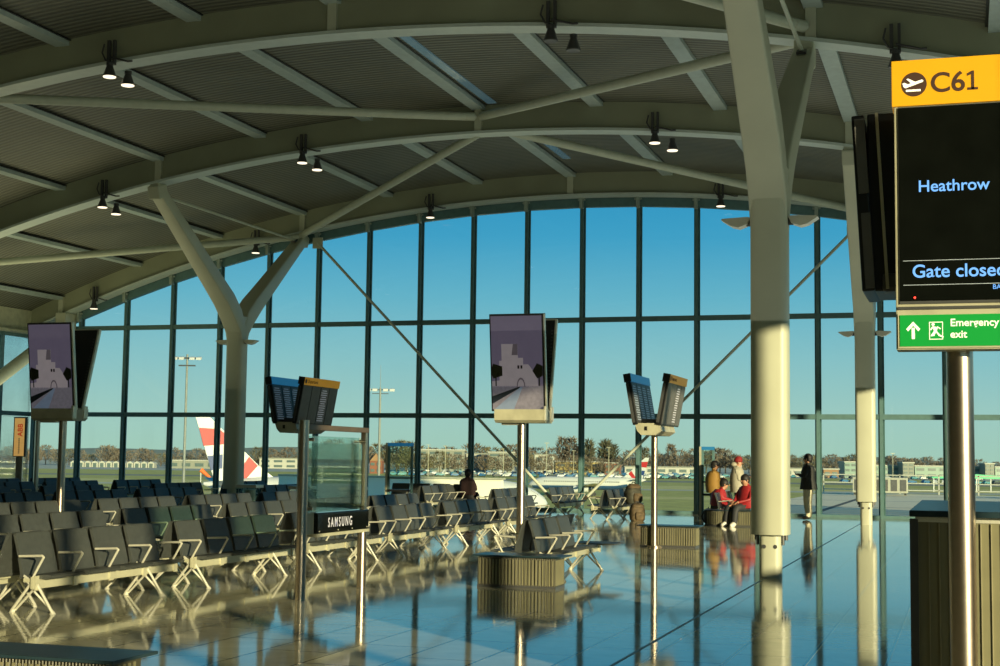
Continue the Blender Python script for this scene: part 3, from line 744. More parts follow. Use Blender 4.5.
def person(loc, rz, H, pose, cols, label, hat=None):
    """local frame: +x forward, +y left. pose gives joints scaled to 1.75"""
    k = H/1.75
    V = lambda t: Vector(t)*k
    P = {a: V(b) for a, b in pose.items()}
    ch = []
    ch.append([(P['pelvis'], .135*k, 'pel'), (P['waist'], (.125*k, .15*k)), (P['chest'], (.15*k, .185*k), 'ch'), (P['neck'], .06*k, 'nk'), (P['chin'], .075*k, 'cn'), (P['head'], .098*k, 'hd'), (P['crown'], .075*k)])
    f = (P['nose']-P['head'])
    ch.append(['cn', (P['chin']+f*.75, .03*k)])
    for s in 'LR':
        ch.append(['ch', (P['sh'+s], .07*k), (P['el'+s], .05*k), (P['wr'+s], .035*k, 'w'+s)])
        hand(ch, 'w'+s, P['wr'+s], P['wr'+s]-P['el'+s], 1 if s == 'L' else -1, (0, 0, 1) if abs((P['wr'+s]-P['el'+s]).normalized().z) < .8 else (1, 0, 0))
        ch.append(['pel', (P['hip'+s], .13*k), (P['kn'+s], .10*k), (P['an'+s], .075*k), (P['to'+s], .05*k)])
    me = skin_mesh(ch, 'person')
    mats = [M['skin'], cols['top'], cols['legs'], cols['shoe']]
    for m_ in mats: me.materials.append(m_)
    segs = []
    def S(a, b, m_): segs.append((P[a], P[b], m_))
    S('pelvis', 'waist', 2); S('waist', 'chest', 1); S('chest', 'neck', 1); S('chin', 'crown', 0)
    for s in 'LR':
        S('sh'+s, 'el'+s, 1); S('el'+s, 'wr'+s, 1); S('hip'+s, 'kn'+s, 2); S('kn'+s, 'an'+s, 2); S('an'+s, 'to'+s, 3)
        w = P['wr'+s]; dd = (w-P['el'+s]).normalized(); segs.append((w+dd*.05, w+dd*.18, 0))
    for p in me.polygons:
        c = p.center; best = None
        for a, b, m_ in segs:
            ab = b-a; t = max(0, min(1, (c-a).dot(ab)/ab.length_squared)); d = (c-(a+ab*t)).length
            if best is None or d < best[0]: best = (d, m_)
        p.material_index = best[1]
    o = bpy.data.objects.new('person', me); C.objects.link(o); o.location = loc; o.rotation_euler = (0, 0, rz)
    tag(o, label, 'person')
    fw = Vector((f.x, f.y, 0)).normalized() if f.length else Vector((1, 0, 0))
    hc = P['head']
    hb = MB()
    if hat == 'turban':
        hb.sphere(hc-fw*.012+Vector((0, 0, .05*k)), .12*k, (1.05, .98, .72)); hb.sphere(hc-fw*.0+Vector((0, 0, .10*k)), .10*k, (1.05, .9, .7))
        hb.build('turban', cols['hat'], o, smooth=True)
        hb = MB(); hb.sphere(P['chin']+f*.35+Vector((0, 0, -.03*k)), .07*k, (.9, .9, .9)); hb.build('beard', cols['hair'], o, smooth=True)
    else:
        hb.sphere(hc-fw*.022+Vector((0, 0, .03*k)), .118*k, (1.02, .93, 1.0)); hb.sphere(hc-fw*.05+Vector((0, 0, -.02*k)), .095*k, (.9, 1, 1))
        hb.build('hair', cols['hair'], o, smooth=True)
    sd = Vector((-fw.y, fw.x, 0))
    eb = MB()
    for s in (-1, 1): eb.sphere(hc+fw*.098*k+sd*s*.033*k-Vector((0, 0, .01*k)), .011*k, seg=8)
    eb.build('eyes', M['black'], o)
    nb = MB(); nb.tube(hc+fw*.10*k-Vector((0, 0, .01*k)), hc+fw*.125*k-Vector((0, 0, .045*k)), .008*k, .017*k, seg=8); nb.build('nose', M['skin'], o, smooth=True)
    ea = MB()
    for s in (-1, 1): ea.sphere(hc+sd*s*.10*k-Vector((0, 0, .02*k)), .03*k, (.6, .35, 1), seg=8)
    ea.build('ears', M['skin'], o, smooth=True)
    return o, P, k
def ring_tube(rings, n=18):
    """rings: (center, rx, ry) horizontal ellipses"""
    out = []
    for c, rx, ry in rings:
        out.append([(c[0]+rx*math.cos(2*PI*i/n), c[1]+ry*math.sin(2*PI*i/n), c[2]) for i in range(n)])
    return out
STAND = dict(pelvis=(0, 0, .93), waist=(.0, 0, 1.08), chest=(.0, 0, 1.30), neck=(.0, 0, 1.47), chin=(.02, 0, 1.56), head=(.02, 0, 1.64), crown=(.01, 0, 1.69), nose=(.12, 0, 1.62),
    shL=(0, .19, 1.39), shR=(0, -.19, 1.39), elL=(.02, .24, 1.12), elR=(.02, -.24, 1.12), wrL=(.22, .10, 1.20), wrR=(.22, -.10, 1.20),
    hipL=(0, .10, .86), hipR=(0, -.10, .86), knL=(.02, .11, .49), knR=(.03, -.11, .49), anL=(-.02, .11, .09), anR=(-.01, -.12, .09), toL=(.14, .13, .045), toR=(.15, -.14, .045))
blk = mat('dark_jacket', (.02, .022, .02), .7); chino = mat('cream_trousers', (.55, .52, .36), .7)
hairm = mat('dark_hair', (.012, .01, .009), .6, noise=.4, scale=60); shoe = mat('black_shoes', (.015, .013, .012), .4)
must = mat('mustard_jacket', (.26, .145, .025), .75); hood = mat('beige_hoodie', (.36, .34, .26), .8); turb = mat('red_turban', (.24, .012, .012), .7)
redj = mat('red_jacket', (.30, .016, .02), .55, noise=.2, scale=14); dkt = mat('dark_trousers', (.03, .032, .035), .7); maroon = mat('maroon_jacket', (.03, .012, .012), .8)
beard = mat('grey_beard', (.35, .30, .25), .8); whsh = mat('white_shoes', (.65, .63, .55), .5)
# 1. standing man facing left, by the window
p = dict(STAND); p['head'] = (.02, 0, 1.64)
man, P, k = person((-4.05, 40.25, 0), PI-.15, 1.76, p, dict(top=blk, legs=chino, shoe=shoe, hair=hairm), 'standing man in a black jacket and cream trousers facing left by the windows')
c = MB(); c.loft(ring_tube([((0, 0, 1.47*k), .09, .13), ((-.01, 0, 1.42*k), .15, .22), ((0, 0, 1.30*k), .19, .23), ((0, 0, 1.1*k), .19, .22), ((-.01, 0, .95*k), .22, .23), ((-.01, 0, .82*k), .24, .24)]), caps=False)
c.build('jacket', blk, man, smooth=True)
c = MB(); c.loft(ring_tube([((.06, 0, 1.40*k), .09, .05), ((.09, 0, 1.50*k), .05, .05)])); c.build('shirt_collar', hood, man, smooth=True)
def phone(loc, rz, label):
    e = empty('mobile_phone', loc, rz, label=label, cat='phone')
    b = MB(); b.box((0, 0, 0), (.012, .075, .15), Matrix.Rotation(.5, 3, 'Y'), bev=.004); b.build('body', M['black'], e)
    b = MB(); b.box((-.008, 0, .0), (.003, .065, .13), Matrix.Rotation(.5, 3, 'Y')); b.build('screen', M['darkgrey'], e)
phone((-4.05-.36, 40.31, 1.26), PI, 'black phone held by the standing man in the black jacket')
# 2. mustard jacket
p = dict(STAND); p.update(head=(.05, 0, 1.62), chin=(.06, 0, 1.55), crown=(.04, 0, 1.68), nose=(.14, 0, 1.58))
o, P, k = person((-6.4, 38.95, 0), .35, 1.56, p, dict(top=must, legs=dkt, shoe=shoe, hair=hairm), 'dark-haired person in a mustard jacket standing behind the bench')
c = MB(); c.loft(ring_tube([((0, 0, 1.46*k), .08, .11), ((-.01, 0, 1.40*k), .16, .22), ((-.02, 0, 1.25*k), .2, .25), ((-.02, 0, 1.05*k), .21, .25), ((-.0, 0, .80*k), .2, .23)]), caps=False)
c.build('jacket', must, o, smooth=True)
# 3. hoodie with red turban
p = dict(STAND)
o, P, k = person((-5.78, 39.1, 0), .15, 1.64, p, dict(top=hood, legs=dkt, shoe=shoe, hair=beard, hat=turb), 'bearded person in a red turban and beige hoodie looking at a phone', hat='turban')
c = MB(); c.loft(ring_tube([((-.03, 0, 1.50*k), .12, .13), ((-.01, 0, 1.41*k), .16, .22), ((-.02, 0, 1.25*k), .19, .24), ((-.02, 0, 1.05*k), .20, .24), ((-.0, 0, .78*k), .2, .23)]), caps=False)
c.build('hoodie', hood, o, smooth=True)
c = MB(); c.sphere((-.11, 0, 1.47), .12, (.8, 1.1, .6)); c.build('hood', hood, o, smooth=True)
phone((-5.43, 39.14, 1.18), .15, 'phone held by the person in the red turban')
# 4. slouched red jacket with dark hair on the bench
SIT = dict(pelvis=(-.05, 0, .50), waist=(-.10, 0, .63), chest=(-.13, 0, .84), neck=(-.12, 0, 1.0), chin=(-.06, 0, 1.07), head=(-.06, 0, 1.15), crown=(-.07, 0, 1.20), nose=(.04, 0, 1.12),
    shL=(-.12, .18, .92), shR=(-.12, -.18, .92), elL=(.0, .24, .68), elR=(.0, -.24, .68), wrL=(.22, .1, .62), wrR=(.22, -.1, .62),
    hipL=(-.02, .10, .47), hipR=(-.02, -.10, .47), knL=(.40, .13, .50), knR=(.40, -.13, .50), anL=(.46, .14, .09), anR=(.46, -.14, .09), toL=(.62, .15, .045), toR=(.62, -.15, .045))
p = {a: Vector(b)-Vector((0, 0, .04)) for a, b in SIT.items()}
p.update(neck=Vector((-.02, .0, .87)), chin=Vector((.05, 0, .93)), head=Vector((.06, 0, 1.0)), crown=Vector((.06, 0, 1.05)), nose=Vector((.15, 0, .95)), chest=Vector((-.08, 0, .74)), shL=Vector((-.06, .18, .80)), shR=Vector((-.06, -.18, .80)))
o, P, k = person((-5.95, 37.6, 0), .1, 1.7, p, dict(top=redj, legs=dkt, shoe=shoe, hair=hairm), 'slouching dark-haired person in a red jacket on the bench by the windows')
c = MB(); c.loft([[(x, y, z) for (x, y, z) in r] for r in ring_tube([((-.07, 0, .84), .12, .16), ((-.1, 0, .74), .19, .26), ((-.1, 0, .58), .22, .34), ((-.06, .0, .46), .27, .42), ((-.0, .0, .42), .30, .46)])]); c.build('jacket', redj, o, smooth=True)
# 5. red jacket, dark trousers, half hidden by the column
p = {a: Vector(b)-Vector((0, 0, .03)) for a, b in SIT.items()}
o, P, k = person((-5.12, 35.45, 0), -PI/2-.6, 1.74, p, dict(top=redj, legs=dkt, shoe=whsh, hair=hairm), 'person in red jacket and dark trousers on the ribbed box, half hidden by the column')
c = MB(); c.loft(ring_tube([((-.12, 0, .97), .10, .14), ((-.14, 0, .88), .15, .22), ((-.13, 0, .7), .18, .24), ((-.07, 0, .52), .21, .27), ((-.02, 0, .44), .24, .30)])); c.build('jacket', redj, o, smooth=True)
# 6. seated in the distance, seen from behind
o, P, k = person((-14.05, 41.1, -.03), PI/2, 1.72, SIT, dict(top=maroon, legs=dkt, shoe=shoe, hair=hairm), 'dark-haired person in a maroon top seated by the windows with back turned')
c = MB(); c.loft(ring_tube([((-.12, 0, .99), .10, .14), ((-.14, 0, .9), .16, .23), ((-.13, 0, .7), .18, .24), ((-.07, 0, .5), .2, .24)])); c.build('jacket', maroon, o, smooth=True)
# luggage
def rucksack(loc, rz, s, m1, m2, label, name='rucksack'):
    e = empty(name, loc, rz, label=label, cat='bag')
    def rr(sx, sy, z, cx=0.): return [(cx+u, v, z*s) for u, v in rrect(0, 0, sx*s, sy*s, min(sx, sy)*s*.38, 3)]
    b = MB(); b.loft([rr(.22, .34, .0), rr(.30, .42, .05), rr(.32, .44, .2), rr(.30, .42, .34, -.01), rr(.24, .34, .44, -.02), rr(.12, .2, .49, -.02)]); b.build('body', m1, e, smooth=True)
    b = MB(); b.loft([[(x+.16*s, y, z) for x, y, z in q] for q in (rr(.06, .22, .04), rr(.14, .28, .09), rr(.14, .28, .22), rr(.05, .22, .27))]); b.build('front_pocket', m2, e, smooth=True)
    b = MB(); b.loft([rr(.26, .38, .40, .02), rr(.28, .36, .45, .01), rr(.14, .22, .51)]); b.build('top_flap', m2, e, smooth=True)
    b = MB(); b.path([(0, -.06*s, .48*s), (0, -.04*s, .55*s), (0, .04*s, .55*s), (0, .06*s, .48*s)], .012, 6); b.build('handle', M['black'], e)
    for sy in (-.1, .1):
        b = MB(); b.path([(-.14*s, sy*s, .42*s), (-.22*s, sy*1.2*s, .25*s), (-.15*s, sy*s, .06*s)], .018, 6); b.build('strap', M['black'], e)
rk = mat('olive_black_nylon', (.045, .045, .03), .7, noise=.4, scale=12); rk2 = mat('brown_canvas', (.10, .07, .035), .8, noise=.4, scale=10)
rucksack((-8.50, 38.55, .385), -.6, 1.05, rk, rk2, 'big dark olive rucksack sitting on a bench near the windows')
rucksack((-8.0, 36.75, 0), -.9, .9, rk2, rk2, 'brown canvas bag on the floor below the dark rucksack', 'canvas_bag')
rucksack((-8.6, 39.4, .385), .4, .6, redj, maroon, 'small red bag beside the dark rucksack', 'red_bag')
rucksack((-6.1, 36.3, 0), .2, .75, M['black'], M['darkgrey'], 'black bag on the floor left of the slouching person', 'black_bag')
rucksack((-5.30, 36.5, .39), .8, .8, M['seat_side'], M['panel_grey'], 'dark grey rucksack propped beside the red-jacketed traveller', 'grey_rucksack')

# ------------------------------------------------------------------ outside world
YAW = .3093; cyw, syw = math.cos(YAW), math.sin(YAW)
GZ = -6.5
def ow(R, D, z=GZ): return Vector((R*cyw-D*syw, R*syw+D*cyw, z))
def pr(px, D): return (px-500)/1455*D
def ground_material():
    m, n, b = nt('airfield_ground')
    b.inputs['Roughness'].default_value = .9
    tc = n.nodes.new('ShaderNodeTexCoord'); mp = n.nodes.new('ShaderNodeMapping'); mp.inputs['Rotation'].default_value = (0, 0, -YAW)
    L(n, tc, 'Object', mp, 'Vector'); sx = n.nodes.new('ShaderNodeSeparateXYZ'); L(n, mp, 'Vector', sx, 'Vector')
    no = n.nodes.new('ShaderNodeTexNoise'); no.inputs['Scale'].default_value = .012; no.inputs['Detail'].default_value = 6; L(n, tc, 'Object', no, 'Vector')
    ad = n.nodes.new('ShaderNodeMath'); ad.operation = 'MULTIPLY_ADD'; ad.inputs[1].default_value = 30; L(n, no, 'Fac', ad, 0); L(n, sx, 'Y', ad, 2)
    mr = n.nodes.new('ShaderNodeMapRange'); mr.inputs['From Min'].default_value = 0; mr.inputs['From Max'].default_value = 1200; L(n, ad, 'Value', mr, 'Value')
    r = n.nodes.new('ShaderNodeValToRGB'); r.color_ramp.interpolation = 'CONSTANT'
    g1 = (.50, .47, .11, 1); g2 = (.66, .58, .20, 1); tw = (.55, .53, .40, 1); dk_ = (.26, .26, .19, 1)
    st = [(0, (.6, .6, .5, 1)), (.19, g1), (.262, g2), (.285, g1), (.335, tw), (.35, g2), (.40, g1), (.455, dk_), (.49, g1), (.62, (.5, .5, .4, 1))]
    cr = r.color_ramp
    cr.elements[0].position = 0; cr.elements[0].color = st[0][1]; cr.elements[1].position = st[1][0]; cr.elements[1].color = st[1][1]
    for p_, c_ in st[2:]:
        el = cr.elements.new(p_); el.color = c_
    L(n, mr, 'Result', r, 'Fac')
    n2 = n.nodes.new('ShaderNodeTexNoise'); n2.inputs['Scale'].default_value = .25; n2.inputs['Detail'].default_value = 6; L(n, tc, 'Object', n2, 'Vector')
    mx = n.nodes.new('ShaderNodeMixRGB'); mx.blend_type = 'OVERLAY'; mx.inputs['Fac'].default_value = .5; L(n, r, 'Color', mx, 'Color1'); L(n, n2, 'Fac', mx, 'Color2')
    L(n, mx, 'Color', b, 'Base Color')
    return m
gm = bmesh.new()
for a in ((-2500, 30), (2500, 30), (2500, 3500), (-2500, 3500)): gm.verts.new(ow(a[0], a[1]))
gm.verts.ensure_lookup_table(); gm.faces.new(gm.verts)
me = bpy.data.meshes.new('ground'); gm.to_mesh(me); gm.free(); me.materials.append(ground_material())
gr = bpy.data.objects.new('ground', me); C.objects.link(gr); tag(gr, 'grass strips and taxiways of the airfield', kind='structure')
# terrace slab outside right
def terrace_mat():
    m, n, b = nt('terrace_paving'); b.inputs['Roughness'].default_value = .75
    tc = n.nodes.new('ShaderNodeTexCoord'); br = n.nodes.new('ShaderNodeTexBrick'); br.inputs['Scale'].default_value = 1
    br.offset = 0; br.inputs['Brick Width'].default_value = 4.5; br.inputs['Row Height'].default_value = 9; br.inputs['Mortar Size'].default_value = .12
    br.inputs['Color1'].default_value = (.95, .84, .58, 1); br.inputs['Color2'].default_value = (.92, .81, .56, 1); br.inputs['Mortar'].default_value = (.10, .10, .08, 1)
    L(n, tc, 'Object', br, 'Vector'); L(n, br, 'Color', b, 'Base Color'); return m
b = MB(); b.b2(-7.2, 60, YW+.2, 78, -.4, -.02); b.build('terrace', terrace_mat(), kind='structure', label='pale paved terrace outside the glass on the right')
b = MB(); b.b2(-31, -7.2, YW+.2, YW+1.2, -.4, -.05); b.build('ledge', M['concrete'], kind='structure', label='narrow ledge outside the glass')
e = empty('railing', (0, 77, 0), label='pale steel railing at the far edge of the terrace', cat='railing')
b = MB()
for k in range(24): b.b2(-7+k*1.9, -6.94+k*1.9, 0, .06, 0, 1.0)
b.build('post', M['alu'], e)
b = MB()
for z in (.95, .55, .2): b.b2(-7, 38, 0, .05, z-.025, z+.025)
b.build('rail', M['alu'], e)
for (x, y, w, lb) in ((-5.3, 74, 2.6, 'pale louvred plant unit at the terrace edge left of the small column'), (4.2, 70, 5., 'pale louvred plant unit at the right edge of the terrace')):
    e = empty('plant_unit', (x, y, 0), label=lb, cat='plant unit')
    b = MB(); b.b2(0, w, 0, 1, .1, .85, bev=.02); b.build('casing', M['concrete'], e)
    b = MB()
    for k in range(6): b.b2(.1+k*w/6, .1+k*w/6+w/9, -.02, 0, .2, .75)
    b.build('louvre', M['panel_grey'], e)
    b = MB()
    for xx in (.1, w-.1): b.b2(xx-.05, xx+.05, .1, .2, 0, .1)
    b.build('foot', M['darkgrey'], e)
# parapet wall outside, centre
b = MB(); b.b2(-37, -23.8, 75, 75.4, GZ, .40); 
e = b.build('parapet_wall', mat('pale_render', (.88, .84, .66), .8, scale=.3), label='long pale concrete blast wall outside behind the seats', cat='wall', kind='structure')
cp = MB(); cp.b2(-37, -23.7, 74.9, 75.5, .40, .50); cp.build('coping', M['cream'], e)
# aircraft
white = mat('aircraft_white', (.55, .57, .54), .4, noise=.03); afred = mat('aircraft_red', (.42, .015, .015), .5); afblue = mat('aircraft_blue', (.008, .04, .16), .5); bellym = mat('aircraft_belly', (.02, .07, .16), .35)
def aircraft(loc, rz, s, label, finx=1.):
    e = empty('airliner', loc, rz, label=label, cat='aircraft'); e.scale = (s, s, s)
    # nose toward +x, centre of fuselage z 3.9
    L_, r = 36., 2.0
    prof = [(-18, .15, 5.2), (-16, .7, 4.9), (-12.5, 1.5, 4.4), (-9, 1.95, 4.0), (0, 2, 3.9), (12, 2, 3.9), (14.5, 1.8, 3.75), (16.5, 1.25, 3.55), (17.6, .6, 3.4), (18, .08, 3.35)]
    n = 24
    f = MB(); f.loft([[(x, rr*math.cos(2*PI*i/n), z+rr*math.sin(2*PI*i/n)) for i in range(n)] for x, rr, z in prof]); f.build('fuselage', white, e, smooth=True)
    bl = MB(); bl.loft([[(x, (rr+.02)*math.cos(PI+PI*i/12), z-.35*rr+(rr*.66)*math.sin(PI+PI*i/12)) for i in range(13)] for x, rr, z in prof[2:-2]], caps=True); bl.build('belly_band', bellym, e, smooth=True)
    w = MB()
    for k in range(40): 
        for sy in (-1, 1): w.box((-10+k*.58, sy*1.97, 4.45), (.24, .06, .34))
    w.build('cabin_windows', M['darkgrey'], e)
    F = [(-19.0, 11.9), (-17.7, 11.9), (-12.6, 7.0), (-11.0, 5.8), (-16.9, 5.3)]
    v = MB(); v.prism(F, 'y', -.14, .14); fn = v.build('tail_fin', white, e)
    for nm, poly, m_ in (('red_flash', [(-18.6, 10.7), (-16.6, 10.6), (-14.9, 9.2), (-18.1, 8.9)], afred), ('blue_flash', [(-17.7, 7.9), (-16.2, 8.1), (-16.2, 6.7), (-17.3, 6.5)], afblue),
                         ('red_flash', [(-13.6, 7.9), (-12.7, 7.0), (-13.9, 5.6), (-15.2, 5.4)], afred)):
        for sy in (-1, 1):
            q = MB(); q.prism(poly, 'y', sy*.141, sy*.16); q.build(nm, m_, fn)
    for sy in (-1, 1):
        w = MB(); w.loft([[(2.5, sy*1.6, 3.0), (-4, sy*1.6, 3.0), (-4, sy*1.6, 3.4), (2.5, sy*1.6, 3.5)], [(-4.5, sy*17, 4.2), (-6, sy*17, 4.2), (-6, sy*17, 4.3), (-4.5, sy*17, 4.3)]]); w.build('wing', M['alu'], e)
        w = MB(); w.loft([[(-13.5, sy*.8, 5.0), (-16.5, sy*.8, 5.0), (-16.5, sy*.8, 5.2), (-13.5, sy*.8, 5.2)], [(-16, sy*6, 5.6), (-17.3, sy*6, 5.6), (-17.3, sy*6, 5.7), (-16, sy*6, 5.7)]]); w.build('tailplane', white, e)
        w = MB(); w.tube((-1.2, sy*5.8, 2.2), (3.2, sy*5.8, 2.2), .8, 1.1, seg=18); w.build('engine', white, e, smooth=True)
        w = MB(); w.tube((-2, sy*3.8, 0), (-2, sy*3.8, 3.2), .12, seg=8); w.tube((-2, sy*3.6, .55), (-2, sy*4.1, .55), .55, seg=14); w.build('main_gear', M['darkgrey'], e)
    w = MB(); w.tube((12.5, 0, 0), (12.5, 0, 2.4), .1, seg=8); w.tube((12.5, -.3, .4), (12.5, .3, .4), .4, seg=12); w.build('nose_gear', M['darkgrey'], e)
    w = MB(); w.box((16.2, 0, 4.35), (.9, 1.9, .35), Matrix.Rotation(.5, 3, 'Y')); w.build('windscreen', M['black'], e)
aircraft(ow(pr(220, 138)+14.6, 150, GZ), YAW+.30, 1.0, 'large airliner at left with red, white and blue tail behind the fork column', 1.)
aircraft(ow(pr(588, 320), 320, GZ), YAW+PI-.18, .72, 'white airliner with red and white tail outside the centre windows', 1.)
# treeline
def tree_mesh(seed, h, w, kind):
    rnd = random.Random(seed); b = bmesh.new()
    def quad(p, d, ln, wd):
        d = Vector(d).normalized(); s = d.cross(Vector((rnd.uniform(-1, 1), rnd.uniform(-1, 1), rnd.uniform(-.3, .3)))).normalized()*wd
        q = Vector(p)+d*ln
        vs = [b.verts.new(Vector(p)-s), b.verts.new(Vector(p)+s), b.verts.new(q)]
        f = b.faces.new(vs); f.material_index = 1
    n = 420
    for _ in range(n):
        a = rnd.uniform(0, 2*PI); u = rnd.random()**.5; t = rnd.random()
        if kind == 'poplar': rad = w*.5*u*math.sin(PI*min(1, t*.95+.05))**.5; z = h*(.12+.85*t)
        elif kind == 'low': rad = w*.5*u*math.cos(t*PI/2)**.5; z = h*(.05+.9*t)
        else: rad = w*.5*u*max(.05, math.sin(PI*(t*.85+.12)))**.6; z = h*(.22+.76*t)
        p = (rad*math.cos(a), rad*math.sin(a), z)
        quad(p, (math.cos(a)*.7, math.sin(a)*.7, rnd.uniform(.2, 1.4)), rnd.uniform(1.0, 2.6)*h/14, rnd.uniform(.16, .34)*h/14)
    # limbs
    for _ in range(9):
        a = rnd.uniform(0, 2*PI); z0 = h*rnd.uniform(.18, .4); p = Vector((0, 0, z0)); q = Vector((math.cos(a)*w*.35, math.sin(a)*w*.35, h*rnd.uniform(.55, .9)))
        m = Matrix.Translation((p+q)/2) @ (q-p).to_track_quat('Z', 'Y').to_matrix().to_4x4()
        bmesh.ops.create_cone(b, cap_ends=False, segments=5, radius1=.14, radius2=.03, depth=(q-p).length, matrix=m)
    bmesh.ops.create_cone(b, cap_ends=False, segments=6, radius1=.35, radius2=.12, depth=h*.6, matrix=Matrix.Translation((0, 0, h*.3)))
    me = bpy.data.meshes.new('tree'); b.to_mesh(me); b.free()
    return me
bark = mat('bark', (.13, .095, .055), .9); tw1 = mat('brown_twigs', (.17, .14, .10), .9, noise=.3, scale=.3); tw2 = mat('olive_foliage', (.14, .125, .065), .9, noise=.3, scale=.3); tw3 = mat('dark_conifer', (.09, .09, .05), .9, noise=.3, scale=.3)
protos = []
for sd, h, w, kd, tm in ((1, 13, 12, 'round', tw1), (2, 14, 14, 'round', tw2), (3, 17, 6, 'poplar', tw3), (4, 9, 14, 'low', tw2), (5, 12, 13, 'round', tw1), (6, 16, 5, 'poplar', tw1)):
    me = tree_mesh(sd, h, w, kd); me.materials.append(bark); me.materials.append(tm); protos.append((me, kd, tm))
kinds = {0: 'bare brown spreading tree on the airfield boundary', 1: 'olive green spreading tree on the airfield boundary', 2: 'dark narrow poplar standing above the boundary treeline', 3: 'low olive bush along the airfield boundary', 4: 'bare brown broad-crowned tree on the airfield boundary', 5: 'bare narrow poplar on the airfield boundary'}
rnd = random.Random(11)
cnt = 0
for px in range(-30, 1060, 8):
    for row, D in ((0, 960), (1, 1080)):
        if row == 1 and px % 16: continue
        if row == 0:
            k = rnd.choice([0, 0, 1, 3, 4, 3, 1]) if px < 560 else (rnd.choice([0, 4, 0, 2, 5, 4]) if px < 700 else rnd.choice([0, 4, 3, 1, 0]))
        else: k = rnd.choice([0, 4, 1, 0])
        me = protos[k][0]
        o = bpy.data.objects.new('boundary_tree', me); C.objects.link(o)
        DD = D+rnd.uniform(-30, 30); o.location = ow(pr(px+rnd.uniform(-4, 4), DD), DD); s = rnd.uniform(.85, 1.15)*(1.5 if row else 1.2)
        s *= (.72 if px < 320 else (.72 if px > 740 else (.9 if px > 600 else 1))); o.scale = (s*1.15, s*1.15, s); o.rotation_euler = (0, 0, rnd.uniform(0, 6))
        tag(o, kinds[k], 'tree', 'boundary trees, '+kinds[k].split(' on ')[0].split(' standing')[0].split(' along')[0]); cnt += 1
for i in range(26):
    px = 400+i*8.6; k = rnd.choice([0, 4, 0, 4, 1]); o = bpy.data.objects.new('car_park_tree', protos[k][0]); C.objects.link(o)
    DD = 735+rnd.uniform(-12, 12); o.location = ow(pr(px+rnd.uniform(-3, 3), DD), DD); s = rnd.uniform(.55, .85); o.scale = (s, s, s); o.rotation_euler = (0, 0, rnd.uniform(0, 6))
    tag(o, ('olive tree' if k == 1 else 'bare brown tree')+' standing in front of the distant blocks by the car park', 'tree', ('olive' if k == 1 else 'bare')+' trees in front of the distant blocks')
# distant ridge
b = bmesh.new(); N = 60; lo, hi = [], []
for i in range(N+1):
    R = -1600+3200*i/N; D = 2600; z = 6+4*math.sin(i*.35)+3*math.sin(i*.9)+ (5 if i < 24 else 2)
    lo.append(b.verts.new(ow(R, D, GZ))); hi.append(b.verts.new(ow(R, D+150, z)))
for i in range(N): b.faces.new((lo[i], lo[i+1], hi[i+1], hi[i]))
me = bpy.data.meshes.new('hills'); b.to_mesh(me); b.free(); me.materials.append(mat('hazy_hill', (.20, .25, .22), .95, scale=.01))
o = bpy.data.objects.new('hills', me); C.objects.link(o); tag(o, 'low hazy hills on the horizon', kind='structure')
# buildings
bcol = {'grey': mat('grey_block', (.24, .25, .20), .7), 'yellow': mat('yellow_block', (.42, .32, .10), .7), 'brick': mat('brick_block', (.24, .09, .05), .8), 'white': mat('white_block', (.42, .42, .35), .6),
        'green': mat('green_glass_block', (.20, .30, .24), .3), 'canopy': mat('green_canopy', (.0, .38, .16), .4), 'brown': mat('brown_roof', (.30, .18, .09), .8)}
winm = mat('far_windows', (.10, .14, .13), .3)
def building(px0, px1, D, h, d, col, label, storeys=3, roof=None, name='building'):
    R0, R1 = pr(px0, D), pr(px1, D); w = R1-R0
    e = empty(name, ow(R0, D), YAW, label=label, cat='building')
    h *= .86
    b = MB(); b.b2(0, w, 0, d, 0, h); b.build('wall', bcol[col], e)
    n = max(2, int(w/6)); 
    for s in range(storeys):
        z0 = h*(s+.28)/storeys; z1 = h*(s+.72)/storeys
        b = MB()
        for k in range(n): b.b2(w*(k+.15)/n, w*(k+.8)/n, -.25, 0, z0, z1)
        b.build('window', winm, e)
    b = MB()
    if roof == 'pitched': b.prism([(0, h), (w/2, h+3.5), (w, h)], 'y', -.5, d+.5)
    else: b.b2(-.4, w+.4, -.5, d+.5, h, h+.6)
    b.build('roof', bcol['brown'] if roof == 'pitched' else bcol['white' if col != 'white' else 'grey'], e)
building(418, 466, 820, 14, 20, 'grey', 'grey flat-roofed block beyond the car park, left of the central pole', 4)
building(468, 489, 860, 12, 20, 'white', 'small white block beyond the car park beside the central pole', 3)
building(490, 516, 830, 13, 20, 'grey', 'pale grey block just left of the central pole', 4)
building(536, 556, 870, 12, 14, 'white', 'small white building above the yellow one', 2)
building(557, 604, 780, 7.5, 24, 'yellow', 'yellow low building in the middle distance', 2)
building(606, 622, 770, 7, 24, 'brick', 'red brick building right of the yellow one', 2)
building(372, 384, 700, 7, 12, 'brick', 'brick house with pitched roof left of centre', 2, 'pitched')
building(626, 700, 860, 4.5, 14, 'white', 'long low white shed right of the brick building', 1)
building(770, 818, 800, 5, 14, 'white', 'low white sheds behind the standing man', 1)
building(824, 839, 760, 5, 14, 'brown', 'small brown building right of the standing man', 1)
building(845, 857, 780, 9.5, 14, 'green', 'greenish square block left of the far column', 3)
building(858, 902, 800, 7.5, 20, 'green', 'long green glass terminal wing left of the tower', 2)
building(903, 914, 790, 9.5, 10, 'grey', 'pale stair tower of the green terminal', 4)
building(915, 984, 800, 7.5, 20, 'green', 'long green glass terminal wing right of the tower', 2)
building(985, 994, 790, 9.5, 10, 'grey', 'second pale stair tower at the right edge', 4)
building(995, 1050, 800, 7.5, 20, 'green', 'green glass terminal wing cut by the right edge', 2)
